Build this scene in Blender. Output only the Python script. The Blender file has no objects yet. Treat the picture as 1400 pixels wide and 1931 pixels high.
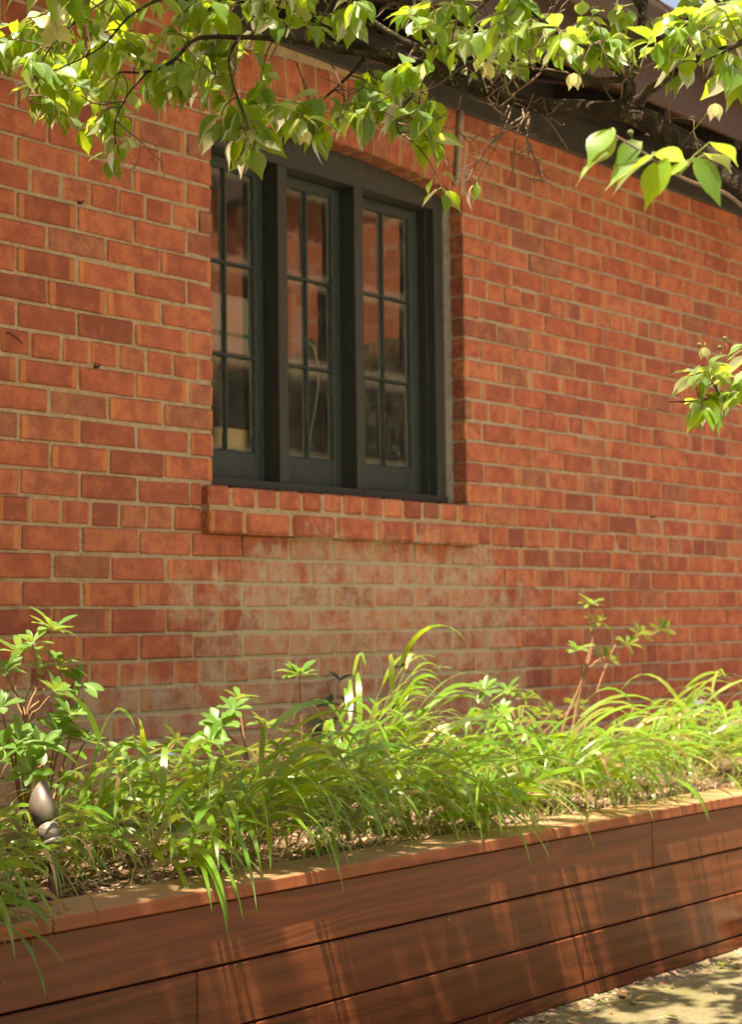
import bpy, bmesh, math, random
from mathutils import Vector, Matrix, Quaternion
random.seed(7)
R = math.radians
sc = bpy.context.scene
col = sc.collection

# ------------------------------------------------------------------ camera
# World frame: the brick face is the plane Y = 0, X runs along it, Z up; paving at Z = GZ.
CAM = Vector((0.0, -4.1517, 0.1442))
FX = 3200.0                                   # focal length in photograph pixels (1400 x 1931)
def cam_axes(yaw, pitch, roll):
    f = Vector((math.sin(yaw)*math.cos(pitch), math.cos(yaw)*math.cos(pitch), math.sin(pitch)))
    r = Vector((math.cos(yaw), -math.sin(yaw), 0)); u = r.cross(f)
    return math.cos(roll)*r + math.sin(roll)*u, -math.sin(roll)*r + math.cos(roll)*u, f
CR, CU, CF = cam_axes(0.87289789, 0.06757334, -0.01281003)
cd = bpy.data.cameras.new('camera'); cam = bpy.data.objects.new('camera', cd); col.objects.link(cam)
cam.matrix_world = Matrix(((CR.x, CU.x, -CF.x, CAM.x), (CR.y, CU.y, -CF.y, CAM.y), (CR.z, CU.z, -CF.z, CAM.z), (0, 0, 0, 1)))
cd.sensor_fit = 'VERTICAL'; cd.sensor_height = 36; cd.lens = FX/1931*36
cd.clip_end = 500; cd.clip_start = .05
cd.dof.use_dof = True; cd.dof.focus_distance = 4.0; cd.dof.aperture_fstop = 4.5
sc.camera = cam

# ------------------------------------------------------------------ sky, sun, exposure
SUN = Vector((.40, .165, -1)).normalized()     # the way the light travels
w = bpy.data.worlds.new('World'); sc.world = w; w.use_nodes = True
wn = w.node_tree.nodes; wl = w.node_tree.links
sky = wn.new('ShaderNodeTexSky'); sky.sky_type = 'NISHITA'; sky.sun_disc = False
sky.sun_elevation = math.asin(-SUN.z); sky.sun_rotation = math.atan2(-SUN.x, -SUN.y)
sky.air_density = 1.0; sky.dust_density = 5.0; sky.ozone_density = .5
bg = wn['Background']; bg.inputs[1].default_value = .065
wl.new(sky.outputs[0], bg.inputs[0])
sd = bpy.data.lights.new('sun', 'SUN'); sd.energy = 5.0; sd.angle = R(.53); sd.color = (1, .93, .80)
so = bpy.data.objects.new('sun', sd); col.objects.link(so); so.rotation_euler = SUN.to_track_quat('-Z', 'Y').to_euler()
so.location = (0, -3, 8)
vs = sc.view_settings
vs.view_transform = 'Standard'; vs.look = 'None'; vs.gamma = 1; vs.use_curve_mapping = False; vs.exposure = 2.18
vs.use_white_balance = True; vs.white_balance_temperature = 8000; vs.white_balance_tint = 10
sc.cycles.use_denoising = True
sc.cycles.max_bounces = 8; sc.cycles.transparent_max_bounces = 12
sc.cycles.sample_clamp_indirect = 8

# ------------------------------------------------------------------ pixel -> point helpers (a pixel gives only a direction)
def pdir(x, y): return CF + (x-700)/FX*CR - (y-965.5)/FX*CU
def pt(x, y, t): return CAM + pdir(x, y)*t
def ptY(x, y, Y): d = pdir(x, y); return CAM + d*((Y-CAM.y)/d.y)
def ptZ(x, y, Z): d = pdir(x, y); return CAM + d*((Z-CAM.z)/d.z)
def to_px(p):
    d = p-CAM; z = d.dot(CF)
    return 700+FX*d.dot(CR)/z, 965.5-FX*d.dot(CU)/z, z
def inframe(p, m=0):
    x, y, z = to_px(p)
    return z > 0 and -m < x < 1400+m and -m < y < 1931+m

# ------------------------------------------------------------------ material helpers
class NT:
    def __init__(s, name):
        s.m = bpy.data.materials.new(name); s.m.use_nodes = True
        s.t = s.m.node_tree; s.n = s.t.nodes; s.l = s.t.links
        s.b = s.n['Principled BSDF']; s.out = s.n['Material Output']
    def new(s, kind, **kw):
        n = s.n.new('ShaderNode'+kind)
        for k, v in kw.items(): setattr(n, k, v)
        return n
    def link(s, a, b): s.l.new(a, b)
    def val(s, sock, v):
        if hasattr(v, 'is_linked') or hasattr(v, 'links'): s.l.new(v, sock)
        else: sock.default_value = v
    def math(s, op, a, b=None, c=None, clamp=False):
        n = s.new('Math', operation=op); n.use_clamp = clamp
        for i, v in enumerate((a, b, c)):
            if v is not None: s.val(n.inputs[i], v)
        return n.outputs[0]
    def mix(s, fac, a, b, mode='MIX'):
        n = s.new('Mix', data_type='RGBA', blend_type=mode)
        s.val(n.inputs[0], fac); s.val(n.inputs[6], a if not isinstance(a, tuple) else (*a, 1)); s.val(n.inputs[7], b if not isinstance(b, tuple) else (*b, 1))
        return n.outputs[2]
    def ramp(s, fac, stops, interp='LINEAR'):
        n = s.new('ValToRGB'); cr = n.color_ramp; cr.interpolation = interp
        while len(cr.elements) < len(stops): cr.elements.new(.5)
        for e, (p, c) in zip(cr.elements, stops): e.position = p; e.color = (*c, 1) if len(c) == 3 else c
        s.val(n.inputs[0], fac); return n.outputs[0]
    def rng(s, v, a, b, c=0., d=1., smooth=False):
        n = s.new('MapRange'); n.clamp = True
        if smooth: n.interpolation_type = 'SMOOTHSTEP'
        s.val(n.inputs[0], v)
        for i, q in enumerate((a, b, c, d)): n.inputs[i+1].default_value = q
        return n.outputs[0]
    def noise(s, vec, scale, detail=3, rough=.55, dist=0., out=0):
        n = s.new('TexNoise'); 
        if vec is not None: s.link(vec, n.inputs['Vector'])
        n.inputs['Scale'].default_value = scale; n.inputs['Detail'].default_value = detail
        n.inputs['Roughness'].default_value = rough; n.inputs['Distortion'].default_value = dist
        return n.outputs[out]
    def mapping(s, vec, scale=(1, 1, 1), loc=(0, 0, 0), rot=(0, 0, 0)):
        n = s.new('Mapping'); s.link(vec, n.inputs[0])
        n.inputs['Scale'].default_value = scale; n.inputs['Location'].default_value = loc; n.inputs['Rotation'].default_value = rot
        return n.outputs[0]
    def pos(s): return s.new('NewGeometry').outputs['Position']
    def obj(s): return s.new('TexCoord').outputs['Object']
    def sep(s, v): n = s.new('SeparateXYZ'); s.link(v, n.inputs[0]); return n.outputs
    def bump(s, h, strength=.4, dist=.01):
        n = s.new('Bump'); n.inputs['Strength'].default_value = strength; n.inputs['Distance'].default_value = dist
        s.link(h, n.inputs['Height']); s.link(n.outputs[0], s.b.inputs['Normal'])
    def base(s, c, rough=.8, spec=.3, metal=0.):
        s.val(s.b.inputs['Base Color'], (*c, 1) if isinstance(c, tuple) else c)
        s.val(s.b.inputs['Roughness'], rough); s.b.inputs['Specular IOR Level'].default_value = spec
        s.b.inputs['Metallic'].default_value = metal
        return s.m

def cement_mask(s, P):
    """pale cement smeared over the bricks below the sill and along the foot of the wall (a stain with a shape of its own)"""
    x, y, z = s.sep(P)
    nz = s.noise(P, 4.2, 6, .68); streak = s.noise(s.mapping(P, (14, 1, 2.2)), 1., 4, .65)
    dx = s.math('DIVIDE', s.math('SUBTRACT', x, 5.0), 1.10); dz = s.math('DIVIDE', s.math('SUBTRACT', z, .10), .42)
    el = s.math('SUBTRACT', 1., s.math('ADD', s.math('POWER', s.math('ABSOLUTE', dx), 2.6), s.math('POWER', s.math('ABSOLUTE', dz), 3.)))
    lo = s.math('SUBTRACT', s.math('MULTIPLY', z, -4.2), -.12)
    lo = s.math('ADD', lo, s.rng(x, 5.3, 7.2, 0., -1.5))
    m = s.math('MAXIMUM', el, lo)
    m = s.math('ADD', m, s.math('MULTIPLY', s.math('SUBTRACT', nz, .5), 3.4))
    m = s.math('ADD', m, s.math('MULTIPLY', s.math('SUBTRACT', streak, .5), 1.6))
    return s.rng(m, .02, .55, 0., 1., True)

def make_brick_mat(name='brick', shift=0.):
    s = NT(name); P = s.pos()
    oi = s.new('ObjectInfo').outputs['Random']
    at = s.new('Attribute', attribute_name='tone').outputs['Fac']
    rnd = s.math('FRACT', s.math('ADD', s.math('ADD', oi, at), shift))
    rnd2 = s.math('FRACT', s.math('MULTIPLY', rnd, 17.37))
    rnd3 = s.math('FRACT', s.math('MULTIPLY', rnd, 53.13))
    base = s.ramp(rnd, [(0, (.20, .058, .044)), (.1, (.29, .080, .052)), (.3, (.365, .102, .061)), (.55, (.41, .125, .070)), (.72, (.44, .148, .082)), (.84, (.365, .132, .074)), (.93, (.30, .128, .082)), (1, (.235, .078, .053))])
    # mottling inside each brick, offset per brick
    off = s.new('CombineXYZ'); s.link(s.math('MULTIPLY', rnd, 37.), off.inputs[0]); s.link(s.math('MULTIPLY', rnd2, 11.), off.inputs[2])
    va = s.new('VectorMath', operation='ADD'); s.link(P, va.inputs[0]); s.link(off.outputs[0], va.inputs[1]); V = va.outputs[0]
    n1 = s.noise(V, 14, 4, .6); n2 = s.noise(V, 55, 3, .6); n3 = s.noise(V, 260, 2, .6)
    base = s.mix(s.math('MULTIPLY', s.rng(n1, .46, .66), .7), base, (.215, .062, .036))
    base = s.mix(s.math('MULTIPLY', s.rng(n1, .50, .26), .5), base, (.56, .2, .075))
    base = s.mix(s.math('MULTIPLY', s.rng(n2, .52, .74), .5), base, (.15, .055, .034))
    base = s.mix(s.math('MULTIPLY', s.rng(n3, .64, .72), .4), base, (.58, .36, .22))
    n4 = s.noise(V, 150, 2, .7); base = s.mix(s.rng(n4, .62, .7, 0, .6), base, (.11, .045, .03))
    # kiln marks: paler ends on some stretchers
    uv = s.new('UVMap', uv_map='UVMap').outputs[0]; u, v_, _ = s.sep(uv)
    e = s.math('ABSOLUTE', s.math('SUBTRACT', u, .5))
    em = s.rng(s.math('ADD', e, s.math('MULTIPLY', s.math('SUBTRACT', n1, .5), .05)), .375, .41, 0, 1, True)
    base = s.mix(s.math('MULTIPLY', em, s.math('MULTIPLY', s.rng(rnd3, .5, .75), .45)), base, (.6, .245, .088))
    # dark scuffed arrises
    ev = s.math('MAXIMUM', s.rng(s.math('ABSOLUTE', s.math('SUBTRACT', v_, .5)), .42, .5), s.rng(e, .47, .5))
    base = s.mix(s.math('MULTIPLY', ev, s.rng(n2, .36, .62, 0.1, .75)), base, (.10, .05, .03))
    cm = cement_mask(s, P)
    cmb = s.math('MULTIPLY', cm, s.math('ADD', s.rng(s.noise(V, 13, 6, .75), .40, .60, .10, .84), s.math('MULTIPLY', ev, .4)), clamp=True)
    base = s.mix(cmb, base, (.41, .32, .23))
    big = s.noise(P, .9, 2)
    base = s.mix(s.rng(big, .35, .7, 0., .16), base, (.2, .07, .045))
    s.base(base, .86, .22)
    h = s.math('ADD', s.math('MULTIPLY', n2, .7), s.math('MULTIPLY', n3, .45)); s.bump(h, .55, .006)
    return s.m

def make_mortar():
    s = NT('mortar'); P = s.pos()
    n = s.noise(P, 30, 4, .6); n2 = s.noise(P, 160, 3, .6); n3 = s.noise(P, 2.2, 3)
    c = s.mix(s.rng(n, .3, .7), (.28, .20, .13), (.42, .315, .205))
    c = s.mix(s.rng(n3, .45, .7, 0, .5), c, (.36, .31, .25))
    c = s.mix(s.rng(n2, .54, .7, 0, .7), c, (.11, .08, .05))
    c = s.mix(s.math('MULTIPLY', cement_mask(s, P), .7), c, (.38, .335, .225))
    s.base(c, .95, .1); s.bump(s.math('ADD', n, n2), .6, .005); return s.m

def make_paint(name, c, c2, rough=.45, dust=.2):
    s = NT(name); P = s.pos(); V = s.mapping(P, (9, 9, 1.6))
    n = s.noise(V, 8, 4, .6); n2 = s.noise(P, 90, 3, .6)
    k = s.mix(s.rng(n, .35, .7), c, c2)
    k = s.mix(s.rng(n2, .6, .8, 0, dust), k, (.3, .28, .22))
    s.base(k, s.rng(n, .3, .7, rough-.08, rough+.15), .4); s.bump(s.math('ADD', n, s.math('MULTIPLY', n2, .5)), .2, .003); return s.m

def make_wood(name, c1, c2, c3, rough=.5, weather=None):
    s = NT(name); P = s.obj(); oi = s.new('ObjectInfo').outputs['Random']
    off = s.new('CombineXYZ'); s.link(s.math('MULTIPLY', oi, 41.), off.inputs[0]); s.link(s.math('MULTIPLY', oi, 7.), off.inputs[2])
    va = s.new('VectorMath', operation='ADD'); s.link(P, va.inputs[0]); s.link(off.outputs[0], va.inputs[1]); V = va.outputs[0]
    warp = s.noise(s.mapping(V, (1.6, 1, 6)), 1.5, 3, .5)
    st = s.mapping(V, (1.5, 8, 11))
    wv = s.new('TexWave', wave_type='BANDS', bands_direction='Z'); s.link(st, wv.inputs[0])
    wv.inputs['Scale'].default_value = .62; wv.inputs['Distortion'].default_value = 11.; wv.inputs['Detail'].default_value = 2.; wv.inputs['Detail Scale'].default_value = .42
    fine = s.noise(s.mapping(V, (4.0, 40, 130)), 1., 5, .75); pores = s.noise(s.mapping(V, (14, 300, 600)), 1., 2, .6)
    # growth rings: contour lines of a slow drawn-out field make the flame figure
    fld = s.noise(s.mapping(V, (.55, 3, 5.0)), 1., 1.5, .45)
    ring = s.math('SINE', s.math('ADD', s.math('MULTIPLY', fld, 105.), s.math('MULTIPLY', s.sep(V)[2], 30.)))
    patch = s.rng(s.noise(s.mapping(V, (.9, 2, 3)), 1., 2), .38, .62, .15, 1.)
    k = s.mix(s.rng(wv.outputs[1], .15, .9), c1, c2)
    k = s.mix(s.math('MULTIPLY', s.rng(ring, .2, 1., 0, .55), patch), k, c3); k = s.mix(s.math('MULTIPLY', s.rng(ring, -.2, -1., 0, .6), patch), k, tuple(q*.5 for q in c1))
    k = s.mix(s.rng(fine, .38, .68, 0, .6), k, c3)
    k = s.mix(s.rng(warp, .35, .7, 0, .4), k, c1)
    k = s.mix(s.rng(pores, .62, .72, 0, .5), k, (.03, .012, .008))
    k = s.mix(s.rng(oi, 0, 1, 0, .3), k, c3)
    if weather:
        nrm = s.sep(s.new('NewGeometry').outputs['Normal'])[2]
        k = s.mix(s.math('MULTIPLY', s.rng(nrm, .6, .95), s.rng(s.noise(P, 6, 4), .25, .6, .6, 1.)), k, weather)
    dust = s.noise(P, 40, 2, .7); k = s.mix(s.rng(dust, .74, .8, 0, .4), k, (.4, .3, .22))
    s.base(k, s.rng(fine, .3, .7, rough-.08, rough+.15), .24)
    s.bump(s.math('ADD', fine, s.math('MULTIPLY', pores, .5)), .18, .002); return s.m

def make_leaf(name, c1, c2, tr, trans=.45, gloss=.35, vein=True, rough=.42, spread=1.):
    """thin leaf: diffuse + light coming through + a waxy coat"""
    s = NT(name); s.n.remove(s.b)
    oi = s.new('ObjectInfo').outputs['Random']; at = s.new('Attribute', attribute_name='tone').outputs['Fac']
    rnd = s.math('FRACT', s.math('ADD', oi, at)); P = s.pos()
    n = s.noise(P, 22, 3, .6)
    k = s.mix(s.math('MULTIPLY', rnd, spread), c1, c2)
    k = s.mix(s.rng(n, .4, .75, 0, .3), k, tuple(q*.6 for q in c1))
    t = s.mix(rnd, tr, (tr[0]*1.25, tr[1]*1.05, tr[2]*1.1))
    if vein:
        uv = s.new('UVMap', uv_map='UVMap').outputs[0]; u, v, _ = s.sep(uv)
        a = s.math('ABSOLUTE', s.math('SUBTRACT', v, .5))
        q = s.math('FRACT', s.math('MULTIPLY', s.math('SUBTRACT', u, s.math('MULTIPLY', a, .95)), 7.))
        vm = s.math('MAXIMUM', s.rng(s.math('ABSOLUTE', s.math('SUBTRACT', q, .5)), .44, .5, 0, .8), s.rng(a, .0, .028, 1, 0))
        k = s.mix(s.math('MULTIPLY', vm, .32), k, tuple(min(1, x*1.7+.03) for x in c2))
        t = s.mix(s.math('MULTIPLY', vm, .35), t, tuple(x*.45 for x in tr))
    d = s.new('BsdfDiffuse'); s.link(k, d.inputs[0])
    tb = s.new('BsdfTranslucent'); s.link(t, tb.inputs[0])
    m1 = s.new('MixShader'); m1.inputs[0].default_value = trans; s.link(d.outputs[0], m1.inputs[1]); s.link(tb.outputs[0], m1.inputs[2])
    g = s.new('BsdfGlossy'); g.inputs['Roughness'].default_value = rough; g.inputs['Color'].default_value = (1, 1, 1, 1)
    fr = s.new('Fresnel'); fr.inputs[0].default_value = 1.45
    m2 = s.new('MixShader'); s.link(s.math('MULTIPLY', fr.outputs[0], gloss), m2.inputs[0]); s.link(m1.outputs[0], m2.inputs[1]); s.link(g.outputs[0], m2.inputs[2])
    s.link(m2.outputs[0], s.out.inputs[0]); return s.m

def make_plain(name, c1, c2, scale=20., rough=.7, spec=.3, metal=0., bump=.2, stretch=(1, 1, 1)):
    s = NT(name); P = s.mapping(s.obj(), stretch)
    n = s.noise(P, scale, 4, .6); s.base(s.mix(s.rng(n, .3, .7), c1, c2), s.rng(n, .3, .7, max(.05, rough-.1), min(1, rough+.1)), spec, metal)
    if bump: s.bump(n, bump, .004)
    return s.m

def make_glass():
    s = NT('old_window_glass'); s.n.remove(s.b); P = s.pos()
    tr = s.new('BsdfTransparent'); tr.inputs[0].default_value = (.86, .88, .84, 1)
    g = s.new('BsdfGlossy'); g.inputs['Roughness'].default_value = .025
    wob = s.noise(P, 7, 2, .5); bm = s.new('Bump'); bm.inputs['Strength'].default_value = .06; bm.inputs['Distance'].default_value = .01
    s.link(wob, bm.inputs['Height']); s.link(bm.outputs[0], g.inputs['Normal'])
    fr = s.new('Fresnel'); fr.inputs[0].default_value = 1.52
    m = s.new('MixShader'); s.link(s.math('MULTIPLY', fr.outputs[0], 2.1, clamp=True), m.inputs[0]); s.link(tr.outputs[0], m.inputs[1]); s.link(g.outputs[0], m.inputs[2])
    # dust, thicker towards the putty lines
    uv = s.new('UVMap', uv_map='UVMap').outputs[0]; u, v, _ = s.sep(uv)
    e = s.math('MAXIMUM', s.math('ABSOLUTE', s.math('SUBTRACT', u, .5)), s.math('ABSOLUTE', s.math('SUBTRACT', v, .5)))
    n = s.noise(s.mapping(P, (1, 1, .35)), 26, 5, .65); n2 = s.noise(P, 240, 2, .6)
    dm = s.math('ADD', s.rng(e, .37, .5, 0, .42), s.rng(n, .44, .8, .025, .2)); dm = s.math('ADD', dm, s.rng(n2, .66, .72, 0, .12), clamp=True)
    df = s.new('BsdfDiffuse'); df.inputs[0].default_value = (.34, .30, .23, 1)
    m2 = s.new('MixShader'); s.link(dm, m2.inputs[0]); s.link(m.outputs[0], m2.inputs[1]); s.link(df.outputs[0], m2.inputs[2])
    s.link(m2.outputs[0], s.out.inputs[0]); return s.m

def make_ground():
    s = NT('mossy_paving'); P = s.pos()
    n = s.noise(P, 3.2, 5, .6); n2 = s.noise(P, 60, 4, .65); n3 = s.noise(P, 300, 2, .6)
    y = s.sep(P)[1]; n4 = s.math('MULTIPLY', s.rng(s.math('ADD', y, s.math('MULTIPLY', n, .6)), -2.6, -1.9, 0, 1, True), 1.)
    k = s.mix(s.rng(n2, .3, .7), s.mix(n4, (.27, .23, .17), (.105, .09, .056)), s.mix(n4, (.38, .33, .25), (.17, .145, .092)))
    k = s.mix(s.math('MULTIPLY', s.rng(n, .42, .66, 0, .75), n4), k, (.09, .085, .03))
    k = s.mix(s.rng(n3, .6, .7, 0, .5), k, (.12, .09, .05))
    s.base(k, .93, .15); s.bump(s.math('ADD', n2, n3), .5, .006); return s.m

def make_soil():
    s = NT('mulch_soil'); P = s.pos(); n = s.noise(P, 24, 5, .65); n2 = s.noise(P, 130, 3, .6)
    k = s.mix(s.rng(n, .35, .68), (.055, .032, .02), (.16, .10, .065)); k = s.mix(s.rng(n2, .55, .75, 0, .6), k, (.3, .2, .14))
    s.base(k, .95, .1); s.bump(s.math('ADD', n, n2), .8, .02); return s.m

def make_bark():
    s = NT('dogwood_bark'); P = s.pos(); n = s.noise(P, 45, 5, .65); n2 = s.noise(P, 130, 3, .6); n3 = s.noise(P, 16, 3, .6)
    k = s.mix(s.rng(n, .32, .7), (.011, .008, .006), (.036, .026, .019))
    k = s.mix(s.math('MULTIPLY', s.rng(n2, .58, .66), s.rng(n3, .48, .62)), k, (.2, .22, .15))
    k = s.mix(s.rng(n3, .5, .75, 0, .45), k, (.07, .075, .03))
    s.base(k, .92, .15); s.bump(s.math('ADD', n, n2), .7, .006); return s.m

def make_brick_far():
    s = NT('far_brick'); P = s.obj(); br = s.new('TexBrick'); s.link(s.mapping(P, (1, 1, 1), (0, 0, 0), (R(90), 0, R(90))), br.inputs[0])
    br.inputs['Color1'].default_value = (.46, .13, .055, 1); br.inputs['Color2'].default_value = (.33, .09, .045, 1); br.inputs['Mortar'].default_value = (.4, .33, .25, 1)
    br.inputs['Scale'].default_value = 1; br.inputs['Brick Width'].default_value = .24; br.inputs['Row Height'].default_value = .086; br.inputs['Mortar Size'].default_value = .006
    s.base(br.outputs[0], .9, .2); return s.m

M = {}
M['brick'] = make_brick_mat(); M['mortar'] = make_mortar()
M['frame'] = make_paint('dark_grey_green_paint', (.023, .027, .023), (.034, .038, .031))
M['sash'] = make_paint('blue_green_sash_paint', (.021, .032, .030), (.031, .043, .038), .4, .3)
M['putty'] = make_plain('grey_sealant', (.22, .2, .165), (.13, .12, .1), 30, .8)
M['glass'] = make_glass()
M['fascia'] = make_paint('brown_eave_paint', (.045, .028, .022), (.06, .038, .03), .5, .08)
M['soffit'] = make_paint('dark_soffit_paint', (.014, .012, .011), (.022, .019, .017), .6, .05)
M['frieze'] = make_paint('charcoal_frieze_paint', (.028, .026, .025), (.04, .037, .035), .5, .1)
M['roof'] = make_plain('roof_shingle', (.07, .045, .04), (.1, .07, .06), 30, .9)
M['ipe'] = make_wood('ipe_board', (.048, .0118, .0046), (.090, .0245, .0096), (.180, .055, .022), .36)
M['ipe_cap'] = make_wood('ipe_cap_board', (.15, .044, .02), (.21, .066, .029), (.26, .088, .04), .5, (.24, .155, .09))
M['ground'] = make_ground(); M['soil'] = make_soil(); M['bark'] = make_bark()
M['twig'] = make_plain('twig_bark', (.06, .04, .03), (.14, .095, .07), 60, .85)
M['stem'] = make_plain('red_brown_stem', (.16, .08, .045), (.22, .12, .06), 60, .7)
M['gstem'] = make_plain('green_stem', (.16, .2, .05), (.22, .25, .08), 60, .6)
M['leaf'] = make_leaf('dogwood_leaf', (.035, .10, .014), (.075, .16, .02), (.46, .68, .035), .52, .6)
M['bract'] = make_leaf('cream_bract', (.5, .47, .26), (.42, .43, .2), (.5, .48, .2), .4, .3)
M['fruit'] = make_plain('green_fruit', (.05, .07, .02), (.09, .1, .03), 90, .7)
M['blade'] = make_leaf('grass_blade', (.045, .145, .012), (.11, .23, .02), (.52, .76, .04), .5, .8, False, .32)
M['straw'] = make_leaf('straw_blade', (.42, .3, .16), (.5, .36, .2), (.4, .28, .12), .3, .2, False)
M['azalea'] = make_leaf('azalea_leaf', (.045, .13, .018), (.09, .19, .03), (.42, .64, .06), .45, .6)
M['ivy'] = make_leaf('dark_creeper_leaf', (.012, .045, .016), (.022, .065, .022), (.04, .1, .02), .25, .6)
M['bronze'] = make_plain('weathered_bronze', (.125, .105, .09), (.17, .145, .125), 26, .42, .5, .25, .1)
M['stake'] = make_plain('brown_plastic_stake', (.12, .075, .055), (.17, .11, .085), 30, .6)
M['chip'] = make_plain('mulch_chip', (.2, .12, .085), (.36, .245, .19), 30, .9)
M['dry'] = make_leaf('dry_leaf', (.42, .24, .11), (.5, .33, .17), (.4, .22, .08), .3, .2)
M['red_leaf'] = make_leaf('red_dry_leaf', (.17, .05, .025), (.22, .075, .035), (.2, .06, .02), .3, .2)
M['stone'] = make_plain('pale_stone', (.4, .37, .3), (.55, .5, .42), 14, .9, .2, 0, .5)
M['room'] = make_plain('dim_plaster', (.16, .13, .1), (.2, .165, .13), 4, .9)
M['card'] = make_plain('yellow_card', (.72, .55, .27), (.66, .48, .22), 9, .7)
M['card2'] = make_plain('cream_card', (.72, .66, .46), (.68, .6, .4), 9, .7)
M['white'] = make_plain('off_white_plastic', (.58, .58, .5), (.66, .65, .56), 6, .5)
M['tape'] = make_plain('green_tape', (.05, .3, .2), (.07, .36, .24), 6, .5)
M['wire'] = make_plain('grey_wire', (.4, .38, .34), (.5, .47, .42), 30, .4, .5, .5)
M['pipe'] = make_plain('grey_conduit', (.23, .205, .17), (.31, .28, .235), 24, .55)
M['iron'] = make_plain('rusty_iron', (.03, .022, .018), (.08, .05, .03), 60, .8)
M['far'] = make_brick_far()
M['hedge'] = make_leaf('hedge_leaf', (.02, .045, .012), (.035, .065, .016), (.05, .1, .01), .3, .3, False)

# ------------------------------------------------------------------ object helpers
def tag(o, label=None, cat=None, group=None, kind=None):
    for k, v in (('label', label), ('category', cat), ('group', group), ('kind', kind)):
        if v: o[k] = v
    return o
def link(o, parent=None):
    col.objects.link(o)
    if parent: o.parent = parent
    return o
def empty(name, loc, label, cat, group=None):
    o = bpy.data.objects.new(name, None); col.objects.link(o); o.location = loc; o.empty_display_size = .05
    return tag(o, label, cat, group)
def kid(o, parent):
    """parent without moving: parents are never rotated or scaled, so only the offset counts"""
    o.parent = parent; q = parent
    off = Vector((0, 0, 0))
    while q is not None: off += q.location; q = q.parent
    o.location = Vector(o.location) - off
    return o
class MB:
    """collects faces; build() links them as one mesh object"""
    def __init__(s): s.v = []; s.f = []; s.t = []; s.uv = []; s.sm = []
    def face(s, idx, tone=0., uv=None, smooth=False):
        s.f.append(idx); s.t.append(tone); s.uv.append(uv); s.sm.append(smooth)
    def add(s, vs, fs, tone=0., smooth=False, uvs=None):
        b = len(s.v); s.v += [tuple(q) for q in vs]
        for i, f in enumerate(fs): s.face([b+k for k in f], tone, None if uvs is None else [uvs[k] for k in f], smooth)
    def box(s, x0, x1, y0, y1, z0, z1, tone=0.):
        s.add([(x0, y0, z0), (x1, y0, z0), (x1, y1, z0), (x0, y1, z0), (x0, y0, z1), (x1, y0, z1), (x1, y1, z1), (x0, y1, z1)],
              [(0, 3, 2, 1), (4, 5, 6, 7), (0, 1, 5, 4), (1, 2, 6, 5), (2, 3, 7, 6), (3, 0, 4, 7)], tone)
    def prism(s, poly, axis, a, b, tone=0.):
        """poly in the two other axes, extruded along axis"""
        def P(q, h): return {0: (h, q[0], q[1]), 1: (q[0], h, q[1]), 2: (q[0], q[1], h)}[axis]
        n = len(poly); s.add([P(q, a) for q in poly]+[P(q, b) for q in poly],
            [tuple(range(n)), tuple(range(2*n-1, n-1, -1))]+[(i, i+n, (i+1) % n+n, (i+1) % n) for i in range(n)], tone)
    def tube(s, pts, rad, n=6, cap=True, tone=0., smooth=True):
        pts = [Vector(p) for p in pts]; k = len(pts)
        if k < 2: return
        t = (pts[1]-pts[0]).normalized(); a = t.orthogonal().normalized(); rings = []
        for i, p in enumerate(pts):
            tt = (pts[min(i+1, k-1)]-pts[max(i-1, 0)]).normalized()
            a = (a-tt*a.dot(tt)); a = a.normalized() if a.length > 1e-6 else tt.orthogonal().normalized()
            b = tt.cross(a); r = rad[i] if hasattr(rad, '__len__') else rad
            rings.append([p+(a*math.cos(2*math.pi*j/n)+b*math.sin(2*math.pi*j/n))*r for j in range(n)])
        vs = [q for r_ in rings for q in r_]
        fs = [(i*n+j, i*n+(j+1) % n, (i+1)*n+(j+1) % n, (i+1)*n+j) for i in range(k-1) for j in range(n)]
        if cap: fs += [tuple(range(n-1, -1, -1)), tuple(range((k-1)*n, k*n))]
        s.add(vs, fs, tone, smooth)
    def mesh(s, name):
        me = bpy.data.meshes.new(name); me.from_pydata(s.v, [], s.f)
        if any(s.sm): me.polygons.foreach_set('use_smooth', s.sm)
        if any(s.t):
            a = me.attributes.new('tone', 'FLOAT', 'FACE'); a.data.foreach_set('value', s.t)
        if any(u is not None for u in s.uv):
            ul = me.uv_layers.new(name='UVMap'); i = 0
            for f, u in zip(s.f, s.uv):
                for k in range(len(f)):
                    if u is not None: ul.data[i].uv = u[k]
                    i += 1
        me.update(); return me
    def build(s, name, mat, parent=None, loc=None, bevel=0., seg=1):
        me = s.mesh(name)
        if bevel:
            bm = bmesh.new(); bm.from_mesh(me)
            bmesh.ops.recalc_face_normals(bm, faces=bm.faces)
            bmesh.ops.bevel(bm, geom=bm.edges, offset=bevel, segments=seg, affect='EDGES', profile=.6, clamp_overlap=True); bm.to_mesh(me); bm.free()
        me.materials.append(mat); o = bpy.data.objects.new(name, me); col.objects.link(o)
        if loc is not None:
            me.transform(Matrix.Translation(-Vector(loc))); o.location = loc
        if parent: kid(o, parent)
        return o
def inst(name, me, mat3, parent):
    """object sharing mesh data, placed by a world matrix under an unrotated parent"""
    o = bpy.data.objects.new(name, me); col.objects.link(o)
    o.matrix_world = mat3
    loc, rot, scl = mat3.decompose()
    o.rotation_mode = 'QUATERNION'; o.rotation_quaternion = rot; o.scale = scl; o.location = loc
    if parent: kid(o, parent)
    return o

# ================================================================== the setting
GZ = -.985
g = MB(); 
N = 40
g.add([(-60, -70, GZ), (80, -70, GZ), (80, 30, GZ), (-60, 30, GZ)], [(0, 1, 2, 3)])
tag(g.build('ground', M['ground']), kind='structure')

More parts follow.
